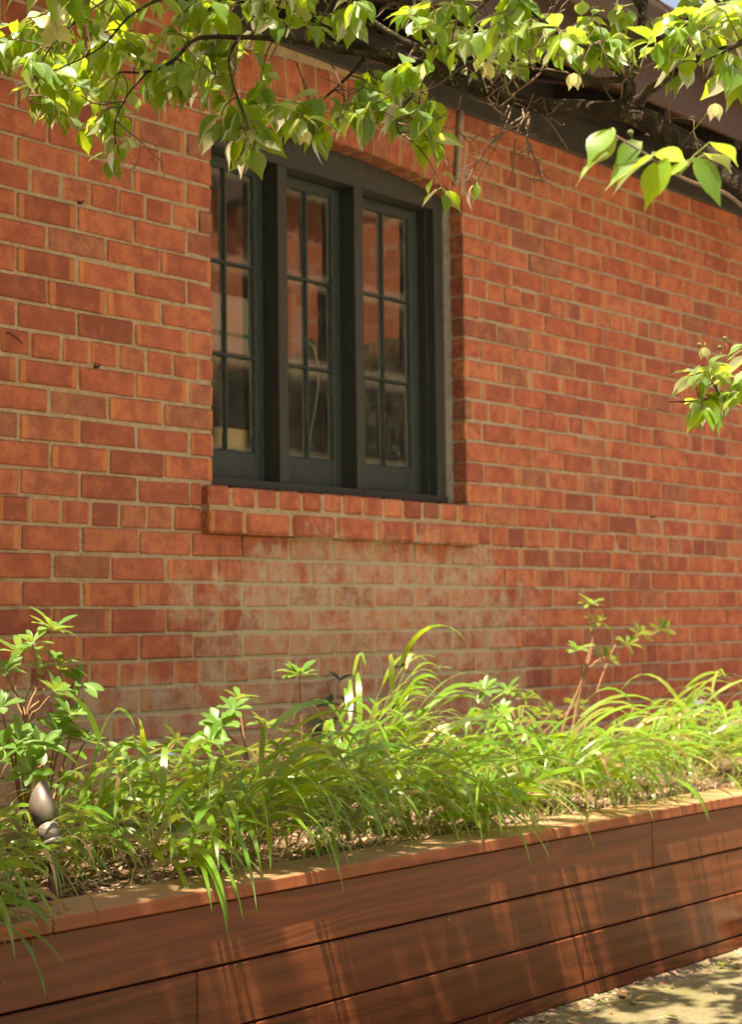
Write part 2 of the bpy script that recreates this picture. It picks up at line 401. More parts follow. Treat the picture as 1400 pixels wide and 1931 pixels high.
# ================================================================== brick building
C = .086; H = .12072; X0 = 3.31765
WX0, WX1 = 4.11, 5.565                       # window opening
ZC, RA = -2.372, 4.35                        # segmental arch: centre height and radius, centred on XC
XC = (WX0+WX1)/2
ZS = 7.5*C                                   # top of sill = bottom of opening
bld = empty('brick_building', (5.8, .15, GZ), 'red brick building with dark casement window and overhanging brown eave', 'building')

XL, XR = 1.9, 10.2
YM = .0042                                    # mortar lies 6 mm behind the brick faces
mw = MB()
mw.box(XL, WX0-.007, YM, .34, GZ, 2.9); mw.box(WX1+.007, XR, YM, .34, GZ, 2.9)
mw.box(WX0-.007, WX1+.007, YM, .34, GZ, ZS-.09)
# over the opening: backing follows the arch
n = 16; arc = [(WX0-.007+(WX1-WX0+.014)*i/n) for i in range(n+1)]
for a, b in zip(arc, arc[1:]):
    za = ZC+math.sqrt((RA+.008)**2-(a-XC)**2); zb = ZC+math.sqrt((RA+.008)**2-(b-XC)**2)
    mw.prism([(a, za), (b, zb), (b, 2.9), (a, 2.9)], 1, YM, .34)
wall = mw.build('wall', M['mortar'], bld)
# gable end and far sides so that the building is a body
eb = MB(); eb.box(XL, XR, 4.2, 4.4, GZ, 2.9); eb.box(XL, XL+.2, .341, 4.199, GZ, 2.9); eb.box(XR-.2, XR, .341, 4.199, GZ, 2.9)
eb.build('rear_wall', M['room'], bld)

def brick_mesh(name, L, D, Hh, seed, bev=.005, jit=.0026):
    rr = random.Random(seed); bm = bmesh.new(); bmesh.ops.create_cube(bm, size=1)
    for v in bm.verts:
        v.co = Vector((v.co.x*L, (v.co.y+.5)*D, v.co.z*Hh)) + Vector((rr.uniform(-1, 1)*jit, rr.uniform(-1, 1)*jit*.8, rr.uniform(-1, 1)*jit))
    bmesh.ops.bevel(bm, geom=bm.edges, offset=bev*rr.uniform(.75, 1.3), segments=1, affect='EDGES')
    uv = bm.loops.layers.uv.new('UVMap')
    for f in bm.faces:
        for l in f.loops: l[uv].uv = (l.vert.co.x/L+.5, l.vert.co.z/Hh+.5)
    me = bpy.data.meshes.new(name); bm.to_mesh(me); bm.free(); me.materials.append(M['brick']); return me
SM = [brick_mesh('stretcher_brick', 1, .11, C-.0092, i) for i in range(1)]
STR = [brick_mesh('stretcher_brick', 2*H-.0080, .11, C-.0092, 10+i) for i in range(7)]
HDR = [brick_mesh('header_brick', H-.0080, .11, C-.0092, 30+i) for i in range(7)]
rb = random.Random(3)
bricks = []                                   # (x0, x1, zc)
def in_gap(k):
    """forbidden x span of course k"""
    z = k*C
    if k in (6, 7): return (4.05, 5.602)
    if 8 <= k <= 22: return (WX0, WX1)
    if 23 <= k <= 25:
        h = (WX1-WX0)/2*((z+C/2-ZC)/(RA*math.cos(math.asin((WX1-WX0)/2/RA))))+.010
        return (XC-h, XC+h)
    if k == 26: return (XC-.60, XC+.60)
    return None
for k in range(-6, 27):
    step = H if k % 6 == 0 else 2*H
    ph = 0. if k % 6 == 0 else (-.45*H if k % 2 else .55*H)
    drift = .16*H*max(0., min(1., (14-k)/10)) if k % 6 else 0.
    i0 = int((XL-X0)/step)-1; x = X0+ph+drift+i0*step
    gap = in_gap(k)
    while x < XR:
        a, b = x+.0040, x+step-.0040
        x += step
        j = rb.gauss(0, .0013); a += j; b += j
        a = max(a, XL); b = min(b, XR)
        if b-a < .02: continue
        spans = [(a, b)]
        if gap:
            spans = []
            if a < gap[0]: spans.append((a, min(b, gap[0])))
            if b > gap[1]: spans.append((max(a, gap[1]), b))
        for (p, q) in spans:
            if q-p > .022: bricks.append((p, q, k*C+rb.gauss(0, .0009)))
for k in range(-6, 27):                       # bricks at the jambs reach the opening edge
    gp = in_gap(k)
    if not gp: continue
    row = [i for i, q in enumerate(bricks) if abs(q[2]-k*C) < C/2]
    r_ = [i for i in row if bricks[i][0] >= gp[1]-1e-6]; l_ = [i for i in row if bricks[i][1] <= gp[0]+1e-6]
    if r_:
        i = min(r_, key=lambda i: bricks[i][0]); q = bricks[i]
        if q[0]-gp[1] < .05: bricks[i] = (gp[1], q[1], q[2])
    if l_:
        i = max(l_, key=lambda i: bricks[i][1]); q = bricks[i]
        if gp[0]-q[1] < .05: bricks[i] = (q[0], gp[0], q[2])
info = []
for (a, b, z) in bricks:
    c = Vector(((a+b)/2, 0, z)); x1 = to_px(Vector((a, 0, z))); x2 = to_px(Vector((b, 0, z))); d = x1[2]
    size = abs(x2[0]-x1[0])*(C*FX/d)
    vis = inframe(c, 20) and z > -.42
    info.append((0 if vis else 1, -size, a, b, z))
info.sort()
rest = MB()
for n_, (hid, ms, a, b, z) in enumerate(info):
    L = b-a; full = L > 1.5*H
    src = rb.choice(STR if full else HDR); L0 = 2*H-.0080 if full else H-.0080
    y = rb.gauss(0, .0011) + (rb.random() < .05)*rb.uniform(-.003, .003)
    mt = Matrix.Translation((a+L/2, y, z)) @ Matrix.Rotation(rb.gauss(0, .004), 4, 'Y') @ Matrix.Rotation(rb.gauss(0, .003), 4, 'Z') @ Matrix.Diagonal((L/L0, 1, 1, 1))
    if rb.random() < .5: mt = mt @ Matrix.Rotation(math.pi, 4, 'Z') @ Matrix.Translation((0, -.11, 0)) if False else mt
    if n_ < 300 and not hid:
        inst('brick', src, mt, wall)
    else:
        b0 = len(rest.v); tone = rb.random()
        ul = src.uv_layers[0].data
        rest.v += [tuple(mt @ v.co) for v in src.vertices]
        for p in src.polygons: rest.face([b0+i for i in p.vertices], tone, [tuple(ul[li].uv) for li in p.loop_indices])
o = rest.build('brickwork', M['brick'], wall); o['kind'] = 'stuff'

# arch of two rings of bricks on edge
def wedge_mesh(name, w0, w1, hh, D, seed):
    rr = random.Random(seed); m = MB()
    m.add([(-w0/2, 0, 0), (w0/2, 0, 0), (w1/2, 0, hh), (-w1/2, 0, hh), (-w0/2, D, 0), (w0/2, D, 0), (w1/2, D, hh), (-w1/2, D, hh)],
          [(0, 1, 2, 3), (5, 4, 7, 6), (4, 0, 3, 7), (1, 5, 6, 2), (3, 2, 6, 7), (4, 5, 1, 0)])
    me = m.mesh(name); bm = bmesh.new(); bm.from_mesh(me); bmesh.ops.recalc_face_normals(bm, faces=bm.faces)
    for v in bm.verts: v.co += Vector((rr.uniform(-1, 1), rr.uniform(-1, 1)*.6, rr.uniform(-1, 1)))*.0015
    bmesh.ops.bevel(bm, geom=bm.edges, offset=.004, segments=1, affect='EDGES')
    uv = bm.loops.layers.uv.new('UVMap')
    for f in bm.faces:
        for l in f.loops: l[uv].uv = (l.vert.co.x/w1+.5, l.vert.co.z/hh)
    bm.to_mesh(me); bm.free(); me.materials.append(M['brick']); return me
half = math.asin((WX1-WX0)/2/RA)
arch = MB(); m_ = []
segs = 18
for i in range(segs):                        # mortar bed of the arch, just behind the brick faces
    a0 = -half*1.0+2*half*i/segs; a1 = -half+2*half*(i+1)/segs
    for rr0, rr1 in ((RA+.004, RA+.265),):
        arch.prism([(XC+math.sin(a0)*rr0, ZC+math.cos(a0)*rr0), (XC+math.sin(a1)*rr0, ZC+math.cos(a1)*rr0), (XC+math.sin(a1)*rr1, ZC+math.cos(a1)*rr1), (XC+math.sin(a0)*rr1, ZC+math.cos(a0)*rr1)], 1, .0045, .10)
arch_o = arch.build('arch', M['mortar'], bld)
for ring, r0 in enumerate((RA, RA+.119)):
    nv = 18; w0 = 2*half*r0/nv-.008; hb = (.110, .150)[ring]; w1 = 2*half*(r0+hb+.001)/nv-.008
    vm = [wedge_mesh('arch_brick', w0, w1, hb, .125, 50+ring*5+q) for q in range(4)]
    for i in range(nv):
        a = -half+2*half*(i+.5)/nv + rb.gauss(0, .0004)
        mt = Matrix.Translation((XC+math.sin(a)*r0, rb.gauss(0, .001), ZC+math.cos(a)*r0)) @ Matrix.Rotation(a, 4, 'Y')
        inst('brick', rb.choice(vm), mt, arch_o)

# brick sill, two courses, standing 4 cm proud
sl = MB(); sl.box(4.056, 5.596, -.033, .12, 5.45*C+.004, ZS-.018)
sill = sl.build('window_sill', M['mortar'], bld)
sx = 4.05; i = 0
SILLH = [brick_mesh('sill_brick', 1, .15, .071, 70+q, .009, .002) for q in range(4)]
def sill_brick(a, b, z0, z1, y0, seed):
    me = brick_mesh('sill_brick', b-a, .15, z1-z0, seed, .010, .0018)
    inst('brick', me, Matrix.Translation(((a+b)/2, y0, (z0+z1)/2)), sill)
edges = [4.05]; 
while edges[-1] < 5.55: edges.append(edges[-1]+H*rb.uniform(.93, 1.03))
edges[-1] = 5.602
for a, b in zip(edges, edges[1:]): sill_brick(a+.001, b-.009, 6.5*C+.004, ZS-.012+rb.gauss(0, .001), -.040+rb.gauss(0, .001), i); i += 1
edges = [4.05, 4.228]
while edges[-1] < 5.40: edges.append(edges[-1]+2*H*rb.uniform(.97, 1.01))
edges[-1] = 5.602
for a, b in zip(edges, edges[1:]): sill_brick(a+.001, b-.008, 5.45*C, 6.5*C-.008, -.042+rb.gauss(0, .001), i+100); i += 1

# ------------------------------------------------------------------ window
YF, YSH = .080, .155
def archz(x, r): return ZC+math.sqrt(r*r-(x-XC)**2)
wf = MB()
hx = [WX0+.004+(WX1-WX0-.008)*q/14 for q in range(15)]
for a, b in zip(hx, hx[1:]):                 # head, straight below, following the arch above
    wf.prism([(a, 1.862), (b, 1.862), (b, archz(b, RA-.004)), (a, archz(a, RA-.004))], 1, YF, .20)
wf.box(WX0+.004, WX1-.004, YF-.004, .20, ZS+.003, ZS+.030)            # timber sill
jr = [(5.470, YF), (5.528, YF), (5.528, .20), (5.450, .20), (5.450, .1575), (5.4605, .1575), (5.4605, .118), (5.470, .118)]
wf.prism(jr, 2, ZS+.030, 1.862)
wf.prism([(4.147, YF), (4.204-.057, .157), (4.147, .20), (4.116, .20), (4.116, YF)], 2, ZS+.030, 1.862)
win = wf.build('window', M['frame'], bld)
for xm in (4.530, 4.967):
    m = MB(); m.box(xm, xm+.050, YF-.002, .20, ZS+.030, 1.862); kid_o = m.build('mullion', M['frame'], win, None, .003)
m = MB(); zz = ZS+.004
rz = random.Random(5); pts = []
while zz < 1.93: pts.append(zz); zz += .045
for a, b in zip(pts, pts[1:]):
    xa = 5.529; m.add([(xa+rz.uniform(0, .006), YF-.003, a), (WX1+.003, YF-.012+rz.uniform(-.004, .004), a), (WX1+.003, YF-.012, b), (xa+rz.uniform(0, .006), YF-.003, b)], [(0, 1, 2, 3)])
m.box(5.5285, WX1+.006, YF+.0005, .1, ZS+.004, 1.93)
m.build('sealant', M['putty'], win)
ROWS = [(.784, 1.128), (1.144, 1.466), (1.482, 1.822)]
rj = random.Random(9)
def rough_strip(m, x0, x1, z0, z1, y0, y1, vertical, nn=14, j=.0022):
    """putty-edged glazing bar with an uneven outline"""
    for q in range(nn):
        pass
    pr = []
    for q in range(nn+1):
        t = q/nn; e0 = rj.uniform(-j, j); e1 = rj.uniform(-j, j)
        if vertical: z = z0+(z1-z0)*t; pr.append([(x0+e0, y1, z), ((x0+x1)/2-.003, y0, z), ((x0+x1)/2+.003, y0, z), (x1+e1, y1, z)])
        else: x = x0+(x1-x0)*t; pr.append([(x, y1, z0+e0), (x, y0, (z0+z1)/2-.003), (x, y0, (z0+z1)/2+.003), (x, y1, z1+e1)])
    vs = [v for p in pr for v in p]; fs = []
    for q in range(nn):
        for s_ in range(3): fs.append((q*4+s_, q*4+s_+1, q*4+4+s_+1, q*4+4+s_))
    m.add(vs, fs)
for (sx0, sx1) in ((4.140, 4.529), (4.583, 4.966), (5.020, 5.449)):
    gx0, gx1 = sx0+.045, sx1-.045; xm = (gx0+gx1)/2
    m = MB()
    m.box(sx0, gx0, YSH, .195, .679, 1.859); m.box(gx1, sx1, YSH, .195, .679, 1.859)
    m.box(gx0, gx1, YSH+.0005, .194, .679, .784); m.box(gx0, gx1, YSH+.0005, .194, 1.822, 1.859)
    m.build('sash', M['sash'], win, None, .0025)
    m = MB(); rough_strip(m, xm-.009, xm+.009, .784, 1.822, YSH+.003, YSH+.019, True, 40); m.build('muntin', M['sash'], win)
    for z in (1.136, 1.474):
        m = MB(); rough_strip(m, gx0, gx1, z-.009, z+.009, YSH+.002, YSH+.0185, False, 16); m.build('muntin', M['sash'], win)
    m = MB()                                  # putty fillets round the sash opening
    for (a, b, vert, at) in ((.784, 1.822, True, gx0), (.784, 1.822, True, gx1), (gx0, gx1, False, .784), (gx0, gx1, False, 1.822)):
        if vert: rough_strip(m, at-.008, at+.008, a, b, YSH+.004, YSH+.019, True, 46, .003)
        else: rough_strip(m, a, b, at-.008, at+.008, YSH+.004, YSH+.019, False, 14, .003)
    m.build('putty_line', M['sash'], win)
    for (a, b) in ((gx0, xm), (xm, gx1)):
        for (z0, z1) in ROWS:
            m = MB(); tl = rj.gauss(0, .0012); t2 = rj.gauss(0, .0012)
            m.add([(a, .1745+tl, z0-.006), (b, .1745-tl, z0-.006), (b, .1745-tl+t2, z1+.006), (a, .1745+tl+t2, z1+.006)], [(0, 1, 2, 3)], 0, False, [(0, 0), (1, 0), (1, 1), (0, 1)])
            m.build('pane', M['glass'], win)

# ------------------------------------------------------------------ eave
m = MB(); m.box(XL, XR, -.022, -.001, 2.272, 2.44); m.build('frieze_board', M['frieze'], bld, None, .003)
YE = -.60
m = MB(); m.prism([(-.0225, 2.56), (YE+.02, 2.345), (YE+.02, 2.375), (-.0225, 2.60)], 0, XL-.3, XR+.3); m.build('soffit', M['soffit'], bld)
m = MB(); m.prism([(-.0225, 2.4405), (-.0225, 2.5595), (-.0115, 2.5595), (-.0115, 2.4405)], 0, XL, XR); m.build('dark_board', M['soffit'], bld)
x = XL
while x < XR:                                 # rafter tails under the soffit boards
    m = MB(); m.prism([(-.023, 2.558), (YE+.022, 2.3435), (YE+.022, 2.290), (YE+.06, 2.290), (-.023, 2.455)], 0, x, x+.05); m.build('rafter', M['soffit'], bld); x += .62
m = MB(); m.box(XL-.35, XR+.35, YE-.006, YE+.018, 2.318, 2.53); m.build('fascia', M['fascia'], bld, None, .003)
m = MB(); prof = [(YE-.0065, 2.515), (YE-.0065, 2.655), (YE-.012, 2.655), (YE-.012, 2.525), (YE-.085, 2.525), (YE-.118, 2.56), (YE-.118, 2.628), (YE-.135, 2.642), (YE-.135, 2.662), (YE-.142, 2.662), (YE-.142, 2.636), (YE-.126, 2.622), (YE-.126, 2.555), (YE-.09, 2.515)]
m.prism(prof, 0, XL-.36, XR+.36); m.build('gutter', M['fascia'], bld)
m = MB(); rise = .42
for q in range(5):
    y0 = YE-.05+q*.5; y1 = y0+.56; z0 = 2.70+(q*.5)*rise; z1 = z0+.56*rise
    m.prism([(y0, z0+.02*q*0), (y1, z1), (y1, z1+.02), (y0, z0+.035)], 0, XL-.38, XR+.38)
m.build('roof', M['roof'], bld)
m = MB(); m.box(XL-.33, XR+.33, YE-.002, YE+.016, 2.531, 2.70); m.build('eave_board', M['soffit'], bld)
m = MB(); m.prism([(1.96, 3.75), (4.6, 2.75), (4.6, 2.72), (1.94, 3.70)], 0, XL-.38, XR+.38); m.build('rear_roof', M['roof'], bld)
# conduit dropping down the wall beside the arch
m = MB(); p0 = ptY(869, 235, -.016); p1 = ptY(864, 345, -.016)
m.tube([(p0.x+.005, -.014, 2.274), (p0.x, -.014, p0.z), (p1.x, -.014, p1.z+.02), (p1.x-.008, -.006, p1.z-.012)], [.013, .013, .013, .011], 10); m.build('conduit', M['pipe'], bld)
for (x, y) in ((149, 383), (180, 692), (1230, 975)):
    p = ptY(x, y, 0); m = MB(); m.tube([(p.x, .02, p.z), (p.x, -.012, p.z), (p.x+.004, -.020, p.z+.006)], [.004, .004, .003], 6); m.tube([(p.x-.008, -.003, p.z+.004), (p.x+.01, -.003, p.z-.002)], .003, 6); m.build('wall_hook', M['iron'], bld)
p = ptY(10, 630, 0); m = MB(); m.tube([(p.x, .01, p.z), (p.x+.005, -.012, p.z+.004), (p.x+.03, -.018, p.z-.012), (p.x+.055, -.012, p.z-.024)], .0025, 6); m.build('wire_end', M['iron'], bld)

# room behind the window
m = MB(); m.box(2.4, 9.4, 3.2, 3.25, -.25, 2.45); m.box(2.4, 9.4, .345, 3.2, -.30, -.25); m.box(2.4, 9.4, .345, 3.2, 2.45, 2.5); m.box(2.35, 2.4, .345, 3.2, -.25, 2.45); m.box(9.4, 9.45, .345, 3.2, -.25, 2.45)
m.build('interior_room', M['room'], bld)
m = MB(); m.box(WX0, WX1, .205, .62, .60, .632); m.build('window_board', M['room'], bld)

SHZ = ptY(450, 670, .75).z-.001
m = MB(); m.box(2.401, 6.4, .70, 1.20, SHZ-.03, SHZ); m.build('shelf', M['room'], bld)
# ------------------------------------------------------------------ things on the inside ledge
def at_depth_box(name, x0, x1, y0, y1, Y, dep, mat, label, cat, floor=None):
    a = ptY(x0, y1, Y); b = ptY(x1, y0, Y); z0 = a.z if floor is None else floor
    m = MB(); m.box(a.x, b.x, Y, Y+dep, z0, b.z)
    return tag(m.build(name, mat, None, (a.x, Y, z0), .004), label, cat), a.x, b.x, z0, b.z
o, a, b, z0, z1 = at_depth_box('carton', 406, 478, 812, 846, .21, .12, M['card'], 'yellow carton on the inside ledge at the window edge', 'box', .632)
m = MB(); m.box(a-.0007, b+.0007, .2093, .331, z0+.02, z0+.055); l = m.build('band', M['card2'], None); kid(l, o)
o, a, b, z0, z1 = at_depth_box('storage_cabinet', 395, 478, 565, 670, .75, .4, M['white'], 'pale cabinet with a green tape stripe seen through the glass', 'cabinet', ptY(450, 670, .75).z)
zt = ptY(450, 632, .75).z; m = MB(); m.box(a-.001, b+.001, .748, .77, zt-.012, zt+.006); kid(m.build('tape_stripe', M['tape']), o)
for (x0, x1, y1, lab) in ((545, 556, 555, 'white rolled sheet, the taller of two standing behind the glass'), (558, 569, 580, 'white rolled sheet, the shorter of two standing behind the glass')):
    pa = ptY(x0, y1, .9); pb = ptY(x1, y1, .9); r = (pb.x-pa.x)/2; m = MB(); cx = (pa.x+pb.x)/2
    m.tube([(cx, .9, SHZ+.001), (cx, .9, pa.z)], r, 14); m.tube([(cx, .9, pa.z-.22), (cx, .9, pa.z-.20)], r+.002, 14)
    tag(m.build('paper_roll', M['white'], None, (cx, .9, SHZ)), lab, 'roll')
bk = empty('wire_basket', ptY(560, 862, .35), 'small wire basket on the inside ledge behind the glass', 'basket'); bk.location.z = .632
cx, cy = bk.location.x, .40
for q in range(6):
    z = .637+q*.022; r = .045+.004*q; m = MB(); m.tube([(cx+math.cos(t*math.pi/8)*r, cy+math.sin(t*math.pi/8)*r, z) for t in range(17)], .0015, 5); m.build('hoop', M['wire'], bk)
for q in range(12):
    t = q*math.pi/6; m = MB(); m.tube([(cx+math.cos(t)*.045, cy+math.sin(t)*.045, .634), (cx+math.cos(t)*.066, cy+math.sin(t)*.066, .75)], .0013, 5); m.build('upright', M['wire'], bk)
m = MB(); hp = [ptY(x, y, .42) for x, y in ((575, 640), (592, 655), (600, 690), (600, 730), (592, 780), (583, 830), (578, 862))]
m.tube(hp+[Vector((hp[-1].x, .42, .638))], .005, 8); tag(m.build('hose', M['white'], None, (hp[-1].x, .42, .634)), 'thin pale hose looping up behind the middle sash', 'hose')

# ================================================================== planter
CAPZ = -.458; YB = -1.285; YCF = -1.300; YCB = -1.115; PX0, PX1 = .9, 8.4
pl = empty('planter_box', (4., -1.2, GZ), 'long low reddish brown hardwood planter box running along the brick wall', 'planter')
def plank(x0, x1, y0, y1, z0, z1, mat, name='plank', bev=.003):
    cx, cy, cz = (x0+x1)/2, (y0+y1)/2, (z0+z1)/2
    m = MB(); m.box(x0, x1, y0, y1, z0, z1); return m.build(name, mat, pl, (cx, cy, cz), bev)
def xat(x, y, Y): return ptY(x, y, Y).x
PITCH = .149; top = CAPZ-.037
rows_j = [[1.6, xat(1232, 1600, YB), 6.9], [xat(373, 1880, YB), xat(846, 1760, YB), 5.9, 7.5], [1.3, xat(600, 1990, YB), xat(1103, 1805, YB), 6.2], [2.0, 3.9, 5.7, 7.2]]
rp = random.Random(4)
for k in range(4):
    z1 = top-k*PITCH; z0 = z1-PITCH+.005
    if k == 3: z0 = GZ+.002
    xs = [PX0]+rows_j[k]+[PX1]
    for a, b in zip(xs, xs[1:]):
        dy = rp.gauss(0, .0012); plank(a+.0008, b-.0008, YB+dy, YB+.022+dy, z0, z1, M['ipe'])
xs = [PX0, xat(101, 1745, YCF), xat(1247, 1546, YCF), 7.2, PX1]
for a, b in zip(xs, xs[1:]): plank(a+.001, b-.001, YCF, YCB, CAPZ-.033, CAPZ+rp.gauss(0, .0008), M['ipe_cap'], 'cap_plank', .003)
m = MB(); m.box(PX0+.02, PX1-.02, YB+.026, YB+.05, GZ+.001, CAPZ-.035); m.build('lining', M['soffit'], pl)
m = MB(); m.box(PX0, PX0+.03, YB+.024, -.002, GZ+.002, CAPZ-.034); m.box(PX1-.03, PX1, YB+.024, -.002, GZ+.002, CAPZ-.034); m.build('end_panel', M['ipe'], pl)

# soil
m = MB(); nx, ny = 170, 26; sr = random.Random(2)
def soil_z(x, y):
    return -.495+.012*math.sin(x*3.1+y*2)+.010*math.sin(x*7.3-y*5.1)+.035*max(0, (y+.5))*1.2
vs_ = []
for j in range(ny+1):
    for i in range(nx+1):
        x = PX0+.03+(PX1-PX0-.06)*i/nx; y = YCB-.1+(.095-YCB)*j/ny
        vs_.append((x, min(y, -.002), soil_z(x, y)+sr.gauss(0, .005)))
m.add(vs_, [(j*(nx+1)+i, j*(nx+1)+i+1, (j+1)*(nx+1)+i+1, (j+1)*(nx+1)+i) for j in range(ny) for i in range(nx)], 0, True)
tag(m.build('soil', M['soil']), kind='structure')
m = MB()
for q in range(5200):
    x = sr.uniform(1.6, 7.6); y = sr.uniform(YCB+.005, -.02) if sr.random() < .5 else sr.uniform(YCB+.005, -.8)
    L = sr.uniform(.008, .032); wd = sr.uniform(.004, .011); a = sr.uniform(0, math.pi); tl = sr.gauss(0, .35)
    c = Vector((x, y, soil_z(x, y)+.006)); d = Vector((math.cos(a)*math.cos(tl), math.sin(a)*math.cos(tl), math.sin(tl))); s_ = Vector((-math.sin(a), math.cos(a), sr.gauss(0, .3))).normalized(); up = d.cross(s_)*.0018
    m.add([c-d*L/2-s_*wd/2, c+d*L/2-s_*wd*.35, c+d*L/2+s_*wd*.4, c-d*L/2+s_*wd/2, c-d*L/2-s_*wd/2+up, c+d*L/2-s_*wd*.35+up, c+d*L/2+s_*wd*.4+up, c-d*L/2+s_*wd/2+up], [(4, 5, 6, 7), (0, 1, 5, 4), (1, 2, 6, 5), (2, 3, 7, 6), (3, 0, 4, 7)], sr.random())
tag(m.build('mulch', M['chip']), 'brown bark mulch chips over the planter soil', 'mulch', kind='stuff')

# ================================================================== plants: helpers
def leaf_shape(L, W, droop, fold, obov=False, ns=8, wave=0., seed=0):
    """leaf along +X from its base, normal +Z; returns verts, faces, uvs"""
    rr = random.Random(seed); vs, uv = [], []; fs = []
    for i in range(ns+1):
        t = i/ns
        if obov: wdt = math.sin(math.pi*min(1, t**1.55))**.75 if t < 1 else 0
        else:
            wdt = math.sin(math.pi*min(1, t**.80))**.9 if t < 1 else 0
            if t > .62: wdt *= 1-.62*((t-.62)/.38)**.6
        wdt = max(wdt, .015)*W/2
        x = L*t; z = -droop*L*t*t
        wob = wave*math.sin(t*9+rr.uniform(0, 1))*W
        vs += [(x, wdt, z+fold*wdt+wob), (x, 0, z), (x, -wdt, z+fold*wdt-wob)]
        hw = wdt/(W/2)*.5
        uv += [(t, .5+hw), (t, .5), (t, .5-hw)]
    for i in range(ns):
        a = i*3; fs += [(a, a+1, a+4, a+3), (a+1, a+2, a+5, a+4)]
    return vs, fs, uv
def leaf_mesh(name, mat, *args, **kw):
    m = MB(); v, f, u = leaf_shape(*args, **kw); m.add(v, f, 0, True, u); me = m.mesh(name); me.materials.append(mat); return me
def frame_mat(p, d, up, s=1., roll=0.):
    d = d.normalized(); n = up-d*up.dot(d)
    n = n.normalized() if n.length > 1e-4 else d.orthogonal().normalized()
    if roll: n = Quaternion(d, roll) @ n
    y = n.cross(d)
    return Matrix(((d.x*s, y.x*s, n.x*s, p.x), (d.y*s, y.y*s, n.y*s, p.y), (d.z*s, y.z*s, n.z*s, p.z), (0, 0, 0, 1)))
def add_inst(mb, me, mt, tone):
    b0 = len(mb.v); ul = me.uv_layers[0].data
    mb.v += [tuple(mt @ v.co) for v in me.vertices]
    for p in me.polygons: mb.face([b0+i for i in p.vertices], tone, [tuple(ul[li].uv) for li in p.loop_indices], True)
def bez(p, q, c, n=8):
    return [p*(1-t)**2+c*2*t*(1-t)+q*t*t for t in [i/n for i in range(n+1)]]
def smooth_path(pts, n=5):
    """Catmull-Rom through (point, radius) pairs"""
    P = [pts[0]]+pts+[pts[-1]]; out = []
    for i in range(1, len(P)-2):
        for k in range(n):
            t = k/n; a, b, c, d = P[i-1], P[i], P[i+1], P[i+2]
            f = lambda a, b, c, d: .5*((2*b)+(c-a)*t+(2*a-5*b+4*c-d)*t*t+(3*b-a-3*c+d)*t**3)
            out.append((f(a[0], b[0], c[0], d[0]), f(a[1], b[1], c[1], d[1])))
    out.append(pts[-1]); return out

# ================================================================== dogwood tree
rt = random.Random(21)
tree = empty('dogwood_tree', (4.35, -3.75, GZ), 'dogwood tree reaching a mossy leafy limb across in front of the eave', 'tree')
def branch(name, pts, parent=tree, nn=5, sides=10, mat='bark', rough=.0):
    sp = smooth_path(pts, nn); m = MB()
    sp = [(p+Vector((rt.gauss(0, rough*r), rt.gauss(0, rough*r), rt.gauss(0, rough*r))), r*(1+rt.gauss(0, .03))) for p, r in sp]
    m.tube([p for p, r in sp], [r for p, r in sp], sides); m.build(name, M[mat], parent)
    return sp
def P_(x, y, t, r): return (pt(x, y, t), r)
trunk = branch('trunk', [(Vector((4.35, -3.75, GZ-.05)), .10), (Vector((4.33, -3.72, GZ+.25)), .085), (Vector((4.25, -3.6, GZ+.8)), .078), (Vector((4.05, -3.42, GZ+1.25)), .07), (Vector((3.75, -3.15, GZ+1.55)), .055), P_(1560, 520, 3.45, .040), P_(1430, 385, 3.4, .027), P_(1330, 300, 3.42, .025), P_(1250, 245, 3.47, .0235), P_(1180, 210, 3.52, .022), P_(1120, 206, 3.56, .0185), P_(1000, 196, 3.63, .0168), P_(880, 158, 3.7, .0170), P_(780, 122, 3.76, .0175), P_(690, 92, 3.82, .0155), P_(600, 52, 3.88, .0130), P_(520, 22, 3.93, .0110), P_(430, -8, 4.0, .0090), P_(300, -60, 4.05, .0065), P_(150, -90, 4.1, .004)], sides=12, nn=4, rough=.05)
nodes = [p for p, r in trunk if to_px(p)[0] < 1300 and to_px(p)[2] > 0]
